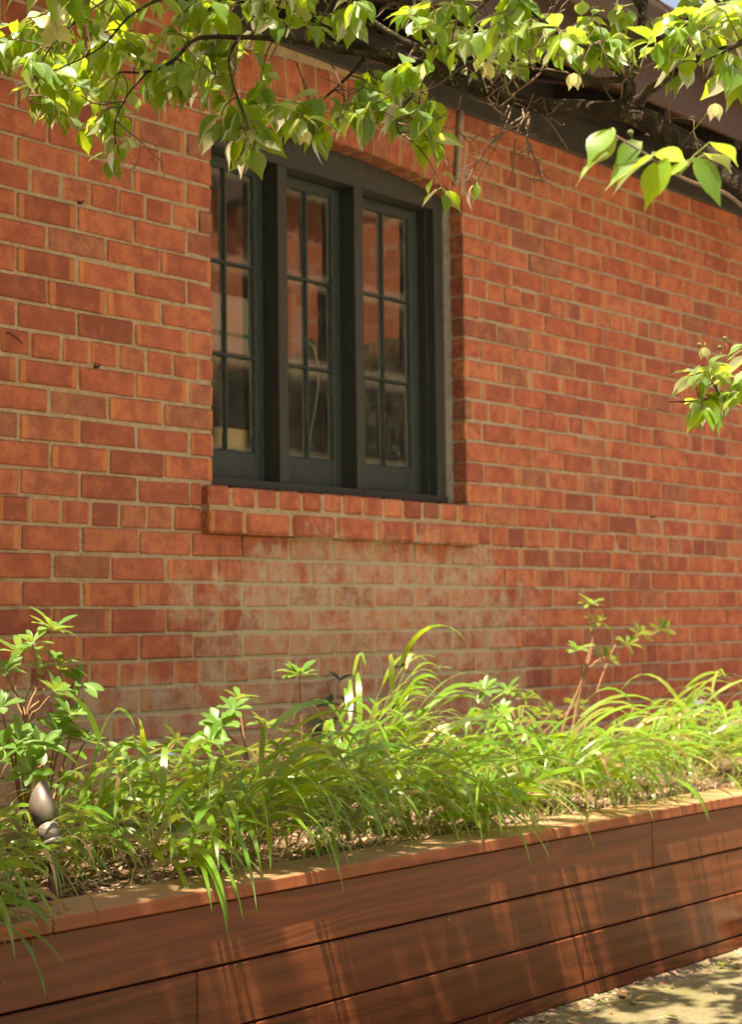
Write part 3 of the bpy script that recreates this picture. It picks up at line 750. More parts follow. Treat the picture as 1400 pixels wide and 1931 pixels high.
up_l = [
 [P_(1186, 205, 3.52, .015), P_(1188, 150, 3.55, .0125), P_(1205, 95, 3.58, .0105), P_(1213, 20, 3.6, .009), P_(1216, -80, 3.65, .007), P_(1190, -230, 3.7, .004)],
 [P_(1183, 203, 3.51, .012), P_(1235, 165, 3.45, .0105), P_(1300, 120, 3.42, .009), P_(1400, 80, 3.38, .007), P_(1480, 30, 3.35, .004)],
 [P_(1207, 92, 3.58, .0105), P_(1270, 55, 3.6, .0085), P_(1345, 10, 3.6, .0075), P_(1430, -60, 3.6, .005)],
 [P_(1165, 208, 3.53, .007), P_(1185, 154, 3.5, .0065), P_(1110, 152, 3.5, .006), P_(1045, 140, 3.52, .005), P_(1000, 130, 3.55, .0035)],
 [P_(860, 150, 3.72, .0095), P_(800, 100, 3.68, .0085), P_(690, 30, 3.66, .007), P_(640, -60, 3.66, .005)],
 [P_(950, 180, 3.66, .007), P_(880, 118, 3.6, .006), P_(810, 70, 3.58, .005), P_(780, 0, 3.6, .004), P_(760, -80, 3.6, .003)],
 [P_(720, 104, 3.80, .008), P_(637, 95, 3.78, .007), P_(560, 78, 3.76, .006), P_(450, 70, 3.74, .0055), P_(370, 74, 3.74, .0045), P_(330, 112, 3.74, .004), P_(280, 134, 3.75, .0035), P_(225, 136, 3.76, .0025)],
 [P_(300, -60, 4.05, .0055), P_(145, 0, 4.0, .0045), P_(165, 35, 3.98, .004), P_(183, 65, 3.97, .002)],
 [P_(450, 70, 3.74, .004), P_(432, 110, 3.72, .0032), P_(440, 160, 3.72, .0027), P_(460, 215, 3.71, .002), P_(470, 245, 3.71, .0012)],
 [P_(690, 92, 3.82, .005), P_(680, 120, 3.8, .004), P_(640, 160, 3.78, .003), P_(590, 205, 3.77, .002), P_(560, 225, 3.77, .0015)],
 [P_(800, 128, 3.74, .006), P_(790, 165, 3.74, .0045), P_(750, 215, 3.74, .003), P_(752, 250, 3.74, .0015)],
 [P_(1216, -80, 3.65, .006), P_(1080, -60, 3.62, .005), P_(960, -30, 3.6, .004), P_(880, 40, 3.6, .003)],
 [P_(1185, 154, 3.54, .005), P_(1120, 100, 3.5, .0042), P_(1050, 60, 3.48, .0035), P_(1000, 20, 3.48, .0025), P_(960, -20, 3.5, .0015)],
 [P_(640, -60, 3.66, .004), P_(420, -40, 3.6, .0035), P_(260, 20, 3.6, .003), P_(190, 90, 3.62, .002), P_(110, 130, 3.64, .0015)],
 [P_(225, -20, 3.98, .003), P_(120, 60, 3.9, .0025), P_(70, 130, 3.86, .0018), P_(50, 190, 3.85, .001)],
 [P_(280, 134, 3.75, .0025), P_(240, 180, 3.74, .002), P_(215, 240, 3.74, .0015), P_(225, 290, 3.74, .001)],
]
tips = []
for L in up_l:
    sp = branch('branch', L, sides=7, nn=5, rough=.12); nodes += [p for p, r in sp]
# bare twigs, forking
def fork_twig(p, d, L, r, depth, mb):
    n = 4; pts = [p]; dd = d.copy()
    for i in range(n):
        dd = (dd+Vector((rt.gauss(0, .22), rt.gauss(0, .22), rt.gauss(0, .22)))).normalized(); pts.append(pts[-1]+dd*L/n)
    mb.tube(pts, [r*(1-.4*i/n) for i in range(n+1)], 5)
    if depth > 0:
        for k in range(2 if depth > 1 else rt.choice((1, 2, 2))):
            q = pts[rt.randint(1, n)]; ax = dd.orthogonal(); ax.rotate(Quaternion(dd, rt.uniform(0, 6.28)))
            fork_twig(q, (dd*.75+ax*rt.uniform(.5, .9)).normalized(), L*rt.uniform(.4, .65), r*.62, depth-1, mb)
for (x, y, t, dx, dy, L, r, dep) in [(1000, 212, 3.62, -.35, -.8, .17, .0030, 2), (985, 205, 3.62, .15, -.9, .16, .0028, 2), (1010, 200, 3.62, .25, -.7, .13, .0024, 2), (960, 200, 3.6, -.7, -.6, .17, .0030, 2),
        (980, 170, 3.6, -.2, .9, .13, .0028, 3), (930, 160, 3.6, .3, .8, .15, .0028, 3), (1000, 120, 3.55, .1, .9, .12, .0026, 3), (900, 120, 3.6, -.5, .7, .13, .0026, 3), (1080, 120, 3.52, -.3, .8, .13, .0028, 2), (850, 90, 3.6, .2, .8, .14, .0028, 3),
        (780, 60, 3.6, .3, .6, .13, .0026, 3), (740, 110, 3.72, .4, .7, .13, .0026, 3), (640, 70, 3.8, -.2, .8, .12, .0026, 2), (620, 110, 3.78, .3, -.8, .13, .0022, 2), (560, 120, 3.78, .2, -.9, .12, .002, 2), (1150, 60, 3.5, .3, .7, .12, .0026, 2),
        (960, 80, 3.52, -.5, .6, .14, .0026, 3), (1030, 60, 3.5, -.1, .9, .13, .0028, 3), (690, 150, 3.78, -.2, -.8, .12, .002, 2), (400, 80, 3.74, -.4, -.6, .12, .002, 2), (1290, 120, 3.42, .1, .8, .13, .0026, 2), (870, 180, 3.7, .1, -.8, .1, .002, 2)]:
    m = MB(); d = (CR*dx+CU*dy+CF*rt.gauss(0, .25)).normalized(); fork_twig(pt(x, y, t), d, L, r, dep, m); m.build('twig', M['twig'], tree)
for q in range(34):
    a = rt.choice([n_ for n_ in nodes if inframe(n_, 20)]); m = MB()
    d = (CR*rt.gauss(0, .6)+CU*rt.gauss(.25, .6)+CF*rt.gauss(0, .3)).normalized(); fork_twig(a, d, rt.uniform(.08, .17), rt.uniform(.0018, .003), 3, m); m.build('twig', M['twig'], tree)
# long drooping bare twigs
for L in ([(1000, 214, 3.62, .0034), (950, 245, 3.6, .003), (905, 300, 3.58, .0024), (880, 345, 3.57, .0018)], [(1000, 214, 3.62, .003), (995, 260, 3.6, .0026), (1010, 300, 3.6, .002), (1025, 345, 3.6, .0014)]):
    sp = branch('twig', [P_(*q) for q in L], sides=6, mat='twig')
    m = MB()
    for p, r in sp[4::2]:
        for s_ in (-1, 1): fork_twig(p, (CR*s_*.8-CU*rt.uniform(.0, .8)+CF*rt.gauss(0, .3)).normalized(), .028, .0013, 1, m)
    m.build('twig', M['twig'], tree)

LV = [leaf_mesh('dogwood_leaf', M['leaf'], 1., w_, dr, fo, wave=wv, seed=i) for i, (w_, dr, fo, wv) in enumerate([(.60, .22, .28, .02), (.54, .40, .38, .03), (.64, .12, .2, .025), (.5, .55, .45, .02), (.56, .32, .18, .04), (.6, .08, .4, .02)])]
leaves = []                                   # (matrix, mesh index, visible size)
petioles = MB(); twigs = MB()
def put_leaf(p, d, up, s):
    mt = frame_mat(p, d, up, s); c = mt @ Vector((.5, 0, 0)); x, y, z = to_px(c)
    leaves.append([mt, rt.randrange(len(LV)), s/z if (z > 0 and 0 < x < 1400 and 0 < y < 1500) else 0])
def spray(end, nleaf, reach=.5, size=(.055, .095), sag=.5):
    """a twig from the nearest limb to `end` with opposite leaf pairs along its outer part"""
    a = min(nodes, key=lambda q: (q-end).length+.35*max(0, end.z-q.z))
    L = (end-a).length
    if L > .55: a = end+(a-end)*(.55/L); L = .55
    c = (a+end)/2+Vector((rt.gauss(0, .02), rt.gauss(0, .02), .10*L+.01)); path = bez(a, end, c, 8)
    twigs.tube(path, [.0022*(1-.65*i/8) for i in range(9)], 5)
    k = 0; pairs = max(1, nleaf//2); t0 = 1-min(.85, .12*pairs+.1)
    for i in range(pairs):
        t = t0+(1-t0)*(i+.6)/pairs+rt.uniform(-.03, .03); t = min(1, t)
        f = t*8; j = min(7, int(f)); p = path[j].lerp(path[j+1], f-j); tg = (path[j+1]-path[j]).normalized()
        side = tg.cross(Vector((0, 0, 1))); side = side.normalized() if side.length > .1 else Vector((1, 0, 0)); side.rotate(Quaternion(tg, rt.uniform(-1, 1)))
        for s_ in (-1, 1):
            d = side*s_*rt.uniform(.4, 1)+tg*rt.uniform(.1, .6)+Vector((0, 0, -rt.uniform(.25, 1.15)*sag*1.6))+Vector((rt.gauss(0, .15), rt.gauss(0, .15), 0)); d.normalize()
            pe = p+d*.012+Vector((0, 0, .002)); petioles.tube([p, pe], .0009, 4, False)
            up = Vector((rt.gauss(0, .4), rt.gauss(0, .4), 1))
            put_leaf(pe, d, up, rt.uniform(*size))
    if rt.random() < .8:
        d = (path[-1]-path[-2]).normalized()+Vector((0, 0, -.5)); put_leaf(path[-1], d.normalized(), Vector((rt.gauss(0, .4), rt.gauss(0, .4), 1)), rt.uniform(*size))
def cluster(cx, cy, rx, ry, t, dt, count, size=(.055, .095), per=6):
    for q in range(max(1, count//per)):
        a = rt.uniform(0, 6.283); r = math.sqrt(rt.random())
        spray(pt(cx+rx*r*math.cos(a), cy+ry*r*math.sin(a), t+rt.uniform(-dt, dt)), per, size=size)
CL = [(250, 80, 225, 90, 3.98, .22, 330, (.04, .075)), (80, 165, 75, 55, 4.0, .15, 54, (.04, .072)), (218, 250, 38, 48, 3.9, .08, 28, (.04, .07)), (445, 215, 68, 60, 3.86, .12, 48, (.045, .08)),
      (590, 200, 70, 42, 3.76, .12, 30, (.05, .085)), (770, 175, 95, 50, 3.76, .15, 50, (.045, .085)), (520, 25, 180, 35, 3.85, .25, 64, (.035, .065)), (760, 25, 120, 40, 3.6, .2, 46, (.035, .065)), (930, 45, 150, 50, 3.52, .2, 90, (.035, .07)), (900, 125, 110, 30, 3.75, .15, 18, (.035, .06)),
      (1130, 60, 120, 55, 3.5, .2, 66, (.038, .072)), (1320, 125, 80, 55, 3.4, .15, 32, (.05, .085)), (1340, 30, 70, 40, 3.5, .2, 54, (.038, .07)), (330, 170, 90, 60, 3.86, .15, 40, (.04, .075))]
CL += [(30, 60, 45, 60, 3.95, .15, 36, (.04, .07)), (210, 285, 30, 30, 3.9, .06, 14, (.035, .06)), (1230, 60, 60, 50, 3.5, .15, 26, (.04, .07)), (640, 225, 80, 28, 3.76, .08, 22, (.05, .08)), (785, 235, 50, 45, 3.74, .08, 24, (.05, .085)), (480, 262, 35, 30, 3.8, .06, 14, (.045, .08)), (1380, 20, 40, 40, 3.5, .15, 24, (.04, .07))]
for c in CL: cluster(*c[:7], *(c[7:] or ()))
spray(pt(838, 366, 3.58), 4, size=(.04, .06)); spray(pt(890, 360, 3.58), 3, size=(.035, .05))
# the sharp spray close to the lens, leaf by leaf: base pixel -> tip pixel
nr = branch('twig', [P_(1430, 420, 3.3, .004), P_(1375, 368, 3.05, .0035), P_(1310, 345, 2.95, .003), P_(1262, 322, 2.9, .0026), P_(1220, 292, 2.88, .0022), P_(1160, 255, 2.86, .0018)], sides=7, mat='twig')
for (bx, by, tx, ty, s_, nrm, dd) in [(1156, 242, 1085, 303, .088, (-.1, -.5, .85), -.06), (1152, 243, 1123, 306, .074, (.5, -.55, .7), .0), (1150, 290, 1062, 330, .085, (0, .05, 1), -.03), (1212, 268, 1170, 298, .064, (0, -.9, .5), .0), (1240, 290, 1068, 378, .125, (.15, -.05, 1), -.08),
        (1232, 300, 1098, 372, .105, (-.1, .12, 1), -.05), (1262, 300, 1220, 368, .094, (-.35, -.8, .6), .0), (1236, 288, 1312, 300, .070, (0, .3, .95), .04), (1310, 298, 1360, 372, .094, (.3, -.85, .6), .0), (1332, 290, 1385, 300, .076, (.1, -.2, .95), .05), (1340, 268, 1405, 290, .078, (.1, -.2, .95), .05), (1300, 305, 1260, 330, .05, (.1, -.4, .8), .0)]:
    p = pt(bx, by, 2.88); q = pt(tx, ty, 2.88+dd); n_ = CR*nrm[0]-CF*(-nrm[1])*1.0+Vector((0, 0, nrm[2])); d = q-p
    mt = frame_mat(p, d, n_, s_); leaves.append([mt, rt.choice((0, 2, 4)), 9]); a = min(nr, key=lambda z: (z[0]-p).length)[0]; petioles.tube([a, (a+p)/2+Vector((0, 0, .006)), p], .0012, 5, False)
# low right spray, its limb coming in from beyond the frame
sp = branch('branch', [P_(1640, 560, 3.9, .012), P_(1520, 690, 4.3, .008), P_(1440, 715, 4.5, .0055), P_(1385, 740, 4.55, .004), P_(1320, 755, 4.58, .0028), P_(1262, 758, 4.6, .0015)], sides=7)
branch('branch', [(trunk[22][0], .013), P_(1640, 560, 3.9, .012)], sides=7)
nodes += [p for p, r in sp if to_px(p)[0] < 1450]
cluster(1335, 735, 70, 55, 4.58, .12, 54, (.055, .085))
cluster(1420, 700, 40, 80, 4.5, .12, 20, (.055, .085))
# the crown going on above and to the left of the frame
crown_nodes = []
for L in ([P_(300, -60, 4.05, .007), P_(60, -150, 4.0, .006), P_(-200, -120, 3.9, .004), P_(-420, -60, 3.8, .003)], [P_(600, 50, 3.88, .009), P_(420, -160, 3.6, .007), P_(200, -330, 3.4, .005), P_(-100, -380, 3.3, .003)], [P_(1213, 20, 3.6, .009), P_(1050, -250, 3.4, .007), P_(800, -420, 3.3, .005), P_(600, -520, 3.2, .003)], [P_(-100, -140, 3.95, .004), P_(-300, 40, 3.6, .003), P_(-450, 150, 3.5, .002)],
          [P_(200, -330, 3.4, .005), P_(-150, -250, 3.0, .004), P_(-500, -200, 2.9, .003)]):
    sp = branch('branch', L, sides=6, rough=.12); nodes += [p for p, r in sp]; crown_nodes += [p for p, r in sp]
for (cx, cy, rx, ry, t, dt, cnt) in [(100, -130, 260, 100, 3.8, .35, 90), (-230, -60, 160, 130, 3.7, .35, 60), (-430, 60, 130, 130, 3.55, .3, 40), (500, -130, 250, 100, 3.7, .35, 70), (250, -330, 300, 120, 3.4, .35, 90), (950, -150, 200, 110, 3.5, .3, 60), (750, -420, 260, 120, 3.3, .3, 60), (-350, -230, 230, 120, 3.1, .35, 90)]:
    cluster(cx, cy, rx, ry, t, dt, cnt)
# crown above the picture, leaves added unseen to shade the path and planter front
for L in ([(Vector((3.75, -3.15, GZ+1.55)), .04), (Vector((3.35, -2.75, 1.35)), .028), (Vector((3.0, -2.3, 1.95)), .02), (Vector((2.4, -1.95, 2.25)), .013), (Vector((1.8, -1.75, 2.3)), .008), (Vector((1.35, -1.6, 2.25)), .004)],
          [(Vector((3.0, -2.3, 1.95)), .014), (Vector((2.9, -1.9, 2.3)), .009), (Vector((3.1, -1.75, 2.5)), .006), (Vector((3.6, -1.8, 2.65)), .004), (Vector((4.0, -1.85, 2.7)), .002)], [(Vector((3.35, -2.75, 1.35)), .018), (Vector((3.75, -2.45, 1.9)), .01), (Vector((4.1, -2.2, 2.2)), .005)], [(Vector((2.4, -1.95, 2.25)), .009), (Vector((2.0, -1.45, 2.2)), .006), (Vector((1.75, -1.05, 2.05)), .003)]):
    sp = branch('branch', L, sides=8, rough=.1); nodes += [p for p, r in sp]
for (x0, x1, y0, y1, z0, z1, cnt) in [(1.2, 3.1, -1.95, -1.50, 1.7, 2.35, 150), (1.6, 3.3, -1.5, -1.34, 1.75, 2.5, 60), (2.7, 4.0, -2.6, -1.75, 1.75, 2.4, 105), (1.2, 2.0, -1.45, -.85, 1.75, 2.3, 14), (2.5, 3.7, -2.15, -1.65, 2.35, 2.85, 46)]:
    for q in range(cnt):
        p = Vector((rt.uniform(x0, x1), rt.uniform(y0, y1), rt.uniform(z0, z1)))
        if not inframe(p-Vector((0, 0, .08)), 70): spray(p, 7, size=(.06, .1))
leaves.sort(key=lambda q: -q[2])
fol = MB()
for i, (mt, k, s_) in enumerate(leaves):
    if i < 300: inst('leaf', LV[k], mt, tree)
    else: add_inst(fol, LV[k], mt, rt.random())
o = fol.build('foliage', M['leaf'], tree); o['kind'] = 'stuff'
o = petioles.build('leaf_stalks', M['gstem'], tree); o['kind'] = 'stuff'
o = twigs.build('fine_twigs', M['twig'], tree); o['kind'] = 'stuff'
# cream bracts and round green fruits
BR = leaf_mesh('bract', M['bract'], 1., .62, .15, .2, seed=3)
for (x, y, t, s_) in [(102, 50, 3.72, .055), (920, 118, 3.5, .035), (1083, 138, 3.45, .036), (1350, 195, 3.35, .036), (1330, 655, 4.5, .035), (905, 110, 3.5, .03), (575, 245, 3.72, .035)]:
    p = pt(x, y, t); a = min(nodes, key=lambda q: (q-p).length); m = MB(); m.tube(bez(a if (a-p).length < .12 else p+(a-p).normalized()*.1, p, (a+p)/2 if (a-p).length < .12 else p+Vector((0, 0, .05)), 5), .0012, 5); m.build('flower_stalk', M['gstem'], tree)
    for q in range(4 if s_ > .05 else 2):
        d = Quaternion(CF, q*1.571+.6) @ CR + Vector((0, 0, -.2)) if s_ > .05 else CR*(-.5+q)*.6-CU
        inst('bract', BR, frame_mat(p, d, -CF+Vector((0, 0, .4)), s_), tree)
for (x, y, t) in [(1320, 650, 4.5), (1358, 655, 4.5), (1368, 638, 4.5), (1089, 120, 3.48), (950, 135, 3.5), (908, 130, 3.5), (1190, 250, 3.0)]:
    p = pt(x, y, t); bm = bmesh.new(); bmesh.ops.create_icosphere(bm, subdivisions=2, radius=.006)
    for v in bm.verts: v.co *= 1+rt.gauss(0, .06)
    me = bpy.data.meshes.new('fruit'); bm.to_mesh(me); bm.free(); me.materials.append(M['fruit']); f = bpy.data.objects.new('fruit', me); col.objects.link(f); f.location = p; kid(f, tree)
    m = MB(); m.tube([p, p-Vector((0, 0, .02))+CR*.004, p-Vector((0, 0, .05))+CR*.012], .0009, 4); m.build('fruit_stalk', M['gstem'], tree)

# ================================================================== hakone grass clumps
rg = random.Random(11)
def blade_strip(mb, p, d, L, W, sag, tone, ns=9):
    """arching ribbon leaf: starts along d, bends over under its weight; slightly folded"""
    pts = [p]; v = d.normalized(); st = L/ns
    for i in range(ns):
        v = (v+Vector((0, 0, -sag*(.35+i/ns*1.2)/ns*2.2))).normalized(); pts.append(pts[-1]+v*st)
    side = d.cross(Vector((0, 0, 1))); side = side.normalized() if side.length > .05 else Vector((1, 0, 0))
    side.rotate(Quaternion(d.normalized(), rg.gauss(0, .6))); vs, fs, uv = [], [], []
    for i, q in enumerate(pts):
        t = i/ns; w_ = W/2*min(1, .45+t*3.2)*(1-max(0, (t-.35)/.65)**1.6)
        tw = Quaternion((pts[min(i+1, ns)]-pts[max(i-1, 0)]).normalized(), t*.5*rg.uniform(-1, 1)) @ side
        vs += [q-tw*w_, q+tw*w_]; uv += [(t, 0), (t, 1)]
    for i in range(ns): fs.append((2*i, 2*i+1, 2*i+3, 2*i+2))
    mb.add(vs, fs, tone, True, uv)
def grass_clump(x, y, h, n, lean, label, spread=1., straw=.03, wmul=1., lmul=1., group='arching grass clumps in the planter'):
    z = soil_z(x, y)-.01; root = empty('grass_clump', (x, y, z), label, 'grass', group)
    culms = MB(); many = MB(); dry = MB(); base = Vector((x, y, z)); singles = 0
    for c in range(int(n*.70)):
        az = rg.gauss(0, 1.25)*spread; d0 = Quaternion((0, 0, 1), az) @ Vector((lean[0], lean[1], 0))
        tilt = rg.uniform(.0, .6)+(rg.random() < .25)*rg.uniform(.1, .6); d = (d0*tilt+Vector((0, 0, 1))).normalized()
        b = base+Vector((rg.gauss(0, .045), rg.gauss(0, .04), 0)); L = h*rg.uniform(.55, 1.05); pts = [b]; v = d.copy(); ns = 6; sg = rg.uniform(.5, 1.2)
        for i in range(ns): v = (v+d0*.10*sg+Vector((0, 0, -.085*sg*(i/ns)*2))).normalized(); pts.append(pts[-1]+v*L/ns)
        culms.tube(pts, [.0013*(1-.5*i/ns) for i in range(ns+1)], 4, False)
        nl = rg.randint(3, 5)
        for k in range(nl):
            t = .25+.75*(k+.8)/nl; f = min(t, 1)*ns; j = min(ns-1, int(f)); p = pts[j].lerp(pts[j+1], min(1, f-j)); tg = (pts[j+1]-pts[j]).normalized()
            aa = Quaternion((0, 0, 1), rg.gauss(0, 1.)) @ d0
            dd = (tg*.75+aa*rg.uniform(.35, .9)+Vector((0, 0, rg.uniform(.0, .5)))).normalized()
            LL = rg.uniform(.17, .33)*(.7+.8*h)*lmul; W = rg.uniform(.014, .021)*wmul
            if rg.random() < straw: blade_strip(dry, p, dd, LL*.8, W*.7, rg.uniform(.9, 1.6), rg.random())
            elif singles < 18 and k >= nl-2 and rg.random() < .4:
                one = MB(); blade_strip(one, p, dd, LL*1.1, W*1.1, rg.uniform(.8, 1.5), rg.random()); one.build('blade', M['blade'], root); singles += 1
            else: blade_strip(many, p, dd, LL, W, rg.uniform(.75, 1.6), rg.random())
    for q in range(int(n*.5)):               # dead thatch at the foot
        az = rg.uniform(0, 6.28); d = Vector((math.cos(az), math.sin(az), rg.uniform(.1, 1.2))); blade_strip(dry, base+Vector((rg.gauss(0, .05), rg.gauss(0, .04), .005)), d, rg.uniform(.04, .11), .004, rg.uniform(.6, 1.6), rg.random(), 4)
    o = many.build('blades', M['blade'], root); o['kind'] = 'stuff'
    o = culms.build('stems', M['gstem'], root); o['kind'] = 'stuff'
    if dry.v: o = dry.build('dry_blades', M['straw'], root); o['kind'] = 'stuff'
LN = (.78, -.62)
clumps = [
 # x pixel, y pixel of the foot, Y, height, stems, spread, label
 (-215, 1790, -1.10, .24, 24, .6, 'grass clump spilling over the cap beside the spotlight stake'),
 (-20, 1640, -.80, .34, 24, .9, 'grass clump standing behind the spotlight head'),
 (215, 1600, -.62, .40, 16, .8, 'thin upright grass clump between spotlight and wall'),
 (330, 1590, -.70, .42, 24, .9, 'tall grass clump in front of the leafy shrub with whorled tips'),
 (415, 1640, -.98, .38, 34, .7, 'dark green grass clump arching over the cap, just right of bare mulch'),
 (500, 1600, -.80, .36, 34, .8, 'dense grass clump arching below the single yellow green rosette'),
 (590, 1600, -.94, .34, 34, .7, 'grass clump behind the cap with blades drooping over pale mulch'),
 (650, 1540, -.66, .52, 40, .6, 'tallest bright grass clump rising against the cement smeared bricks'),
 (715, 1580, -.86, .36, 36, .8, 'sunlit dense grass clump at the foot of the tallest clump'),
 (790, 1555, -.78, .34, 30, .8, 'sunlit grass clump with straw at its base beside bare mulch'),
 (840, 1570, -1.00, .30, 28, .6, 'low grass clump throwing long blades down over the cap'),
 (900, 1520, -.62, .42, 30, .8, 'feathery grass clump under the small leafy shrub by the wall'),
 (985, 1530, -.80, .34, 30, .75, 'grass clump arching right in front of the low leafy shrub'),
 (1020, 1530, -.96, .38, 34, .6, 'grass clump sweeping low over the cap above the board joint'),
 (1110, 1490, -.60, .34, 24, .8, 'shaded fine grass clump at the foot of the tall leafy shrub'),
 (1150, 1510, -.90, .36, 30, .7, 'yellow green grass clump glowing in sun above pale stones'),
 (1190, 1470, -.66, .49, 22, .6, 'long stemmed grass clump arching above its neighbours over the bricks'),
 (1260, 1490, -.92, .38, 32, .65, 'bright grass clump with white lit blades hanging over the cap'),
 (1330, 1450, -.64, .44, 28, .7, 'sunlit grass clump against the wall past the tall stemmed one'),
 (1400, 1470, -.96, .36, 30, .65, 'grass clump trailing over the cap where the planter leaves the frame'),
 (255, 1650, -.98, .26, 16, 1., 'short grass clump at the edge of the bare mulch behind the cap'),
 (150, 1600, -.66, .36, 20, 1., 'thin grass clump between the whorled shrub and the spotlight'),
 (290, 1560, -.45, .38, 20, 1., 'shaded grass clump close to the bricks beside the pale whorled shrub'),
 (1480, 1440, -.70, .42, 26, .7, 'grass clump farthest along the planter from the spotlight'),
]
for (x, y, Y, h, n, sp_, lab) in clumps:
    d = pdir(x, y); p = CAM+d*((Y-CAM.y)/d.y)
    front = Y < -.84; tall = h > .5
    grass_clump(p.x, Y-.05*front, h*(1.08 if front or tall else .98), n, (.62, -.78) if front else ((.40, -.30) if tall else LN), lab, sp_, lmul=1.22 if front else (.8 if tall else 1.))

# ================================================================== leafy shrubs
AZ = [leaf_mesh('azalea_leaf', M['azalea'], 1., w_, dr, fo, True, seed=20+i) for i, (w_, dr, fo) in enumerate([(.36, .15, .3), (.40, .3, .25), (.33, .1, .35), (.42, .4, .3)])]
IV = [leaf_mesh('creeper_leaf', M['ivy'], 1., w_, dr, .2, seed=40+i) for i, (w_, dr) in enumerate([(.6, .15), (.55, .25)])]
rs = random.Random(31)
def rosette(p, axis, n, s, parent, meshes=AZ, flat=.35):
    axis = axis.normalized(); a = axis.orthogonal().normalized()
    for k in range(n):
        q = Quaternion(axis, k*2.4+rs.uniform(-.3, .3)) @ a; lift = flat*rs.uniform(-.3, 1.3)+1.1*(k/n)*rs.uniform(.4, 1.2)
        d = (q+axis*lift).normalized(); inst('leaf', rs.choice(meshes), frame_mat(p+axis*.004*k/n, d, axis, s*rs.uniform(.75, 1.15)), parent)
def shrub(name, foot, Y, stems, label, cat='shrub', s=.062, n=8, mat='stem', meshes=AZ, r=.0035):
    b = ptY(foot[0], foot[1], Y); b.z = soil_z(b.x, Y)-.005
    root = empty(name, b, label, cat)
    for (path, tip_n) in stems:
        pts = [b]+[ptY(x, y, Y+dy) for x, y, dy in path]; spx = smooth_path([(p, r*(1-.6*i/len(pts))) for i, p in enumerate(pts)], 4)
        m = MB(); m.tube([p for p, q in spx], [q for p, q in spx], 6); m.build('stem', M[mat], root)
        if tip_n:
            ax = (pts[-1]-pts[-2]).normalized()+Vector((0, -.3, .6)); rosette(pts[-1], ax, int(tip_n*1.35), s*rs.uniform(.85, 1.15), root, meshes)
    return root
shrub('leafy_shrub', (60, 1520), -.50, [([(48, 1370, 0), (20, 1290, -.05), (12, 1268, -.05)], 9), ([(48, 1370, 0), (70, 1290, 0), (60, 1215, 0)], 8), ([(48, 1370, 0), (80, 1310, .02), (98, 1190, .02)], 9), ([(52, 1380, 0), (75, 1335, -.03), (100, 1305, -.05)], 10), ([(52, 1380, 0), (110, 1300, .05), (112, 1258, .05)], 8), ([(130, 1400, .05), (132, 1350, 0)], 11), ([(135, 1300, .08), (150, 1290, .02)], 6), ([(20, 1420, -.05), (2, 1335, -.08)], 7), ([(30, 1440, -.04), (35, 1400, -.1)], 8), ([(80, 1440, 0), (75, 1410, -.05)], 9), ([(100, 1420, .05), (110, 1385, 0)], 9), ([(48, 1370, 0), (45, 1330, .05), (70, 1265, .06)], 8), ([(60, 1400, 0), (30, 1320, .06), (35, 1235, .06)], 8), ([(40, 1450, -.05), (5, 1410, -.1)], 8), ([(140, 1440, 0), (160, 1400, -.02)], 8), ([(100, 1450, -.05), (60, 1455, -.12)], 8)], 'leafy shrub with whorled leaves growing behind the spotlight', s=.068)
shrub('leafy_shrub', (575, 1500), -.42, [([(570, 1400, 0), (565, 1275, 0)], 15)], 'single stem topped by a yellow green rosette of leaves', s=.082)
shrub('leafy_shrub', (470, 1520), -.50, [([(465, 1440, 0), (418, 1372, -.03)], 9), ([(465, 1440, 0), (450, 1320, .05)], 7), ([(470, 1440, 0), (440, 1340, -.03)], 9), ([(480, 1450, 0), (500, 1370, 0)], 9), ([(465, 1470, 0), (395, 1400, -.05)], 8)], 'low leafy shrub with pale leaf whorls between grass clumps below the sill', s=.066)
shrub('leafy_shrub', (1060, 1480), -.52, [([(1060, 1380, 0), (1098, 1285, 0), (1118, 1215, 0), (1115, 1140, 0)], 9), ([(1065, 1370, 0), (1098, 1282, 0), (1125, 1175, .02)], 7), ([(1098, 1285, 0), (1150, 1238, 0), (1205, 1195, 0)], 7), ([(1100, 1283, 0), (1160, 1230, 0), (1248, 1188, 0)], 10), ([(1098, 1285, 0), (1090, 1228, 0)], 8), ([(1100, 1283, 0), (1140, 1240, .02)], 8), ([(1150, 1238, 0), (1180, 1215, -.02)], 7)], 'tall thin stemmed leafy shrub spreading against the bare bricks', s=.058, r=.0032)
shrub('leafy_shrub', (985, 1500), -.42, [([(970, 1400, 0), (915, 1302, 0)], 9), ([(975, 1400, 0), (955, 1305, 0)], 10), ([(980, 1400, 0), (990, 1320, .04)], 10), ([(985, 1400, 0), (1010, 1350, 0)], 9), ([(990, 1420, 0), (1085, 1330, .05)], 8), ([(975, 1420, 0), (945, 1345, -.04)], 9), ([(985, 1420, 0), (1040, 1345, .03)], 9)], 'low green leafy shrub crouching beside the tall thin stemmed one', s=.062)
shrub('leafy_shrub', (270, 1560), -.35, [([(265, 1480, 0), (230, 1420, 0)], 8), ([(270, 1480, 0), (275, 1410, 0)], 8), ([(275, 1490, 0), (310, 1440, 0)], 8), ([(262, 1500, 0), (245, 1460, -.05)], 8), ([(275, 1490, 0), (330, 1400, .05)], 7)], 'small shaded leafy shrub low against the bricks past the spotlight', s=.06)
shrub('creeper', (640, 1480), -.06, [([(625, 1400, 0), (618, 1330, 0)], 5), ([(640, 1390, 0), (640, 1285, 0)], 3), ([(650, 1400, 0), (610, 1375, 0)], 4), ([(630, 1420, 0), (655, 1330, -.02)], 4)], 'dark leaved creeper on the bricks behind the tallest grass', 'creeper', .06, 5, 'gstem', IV, .002)
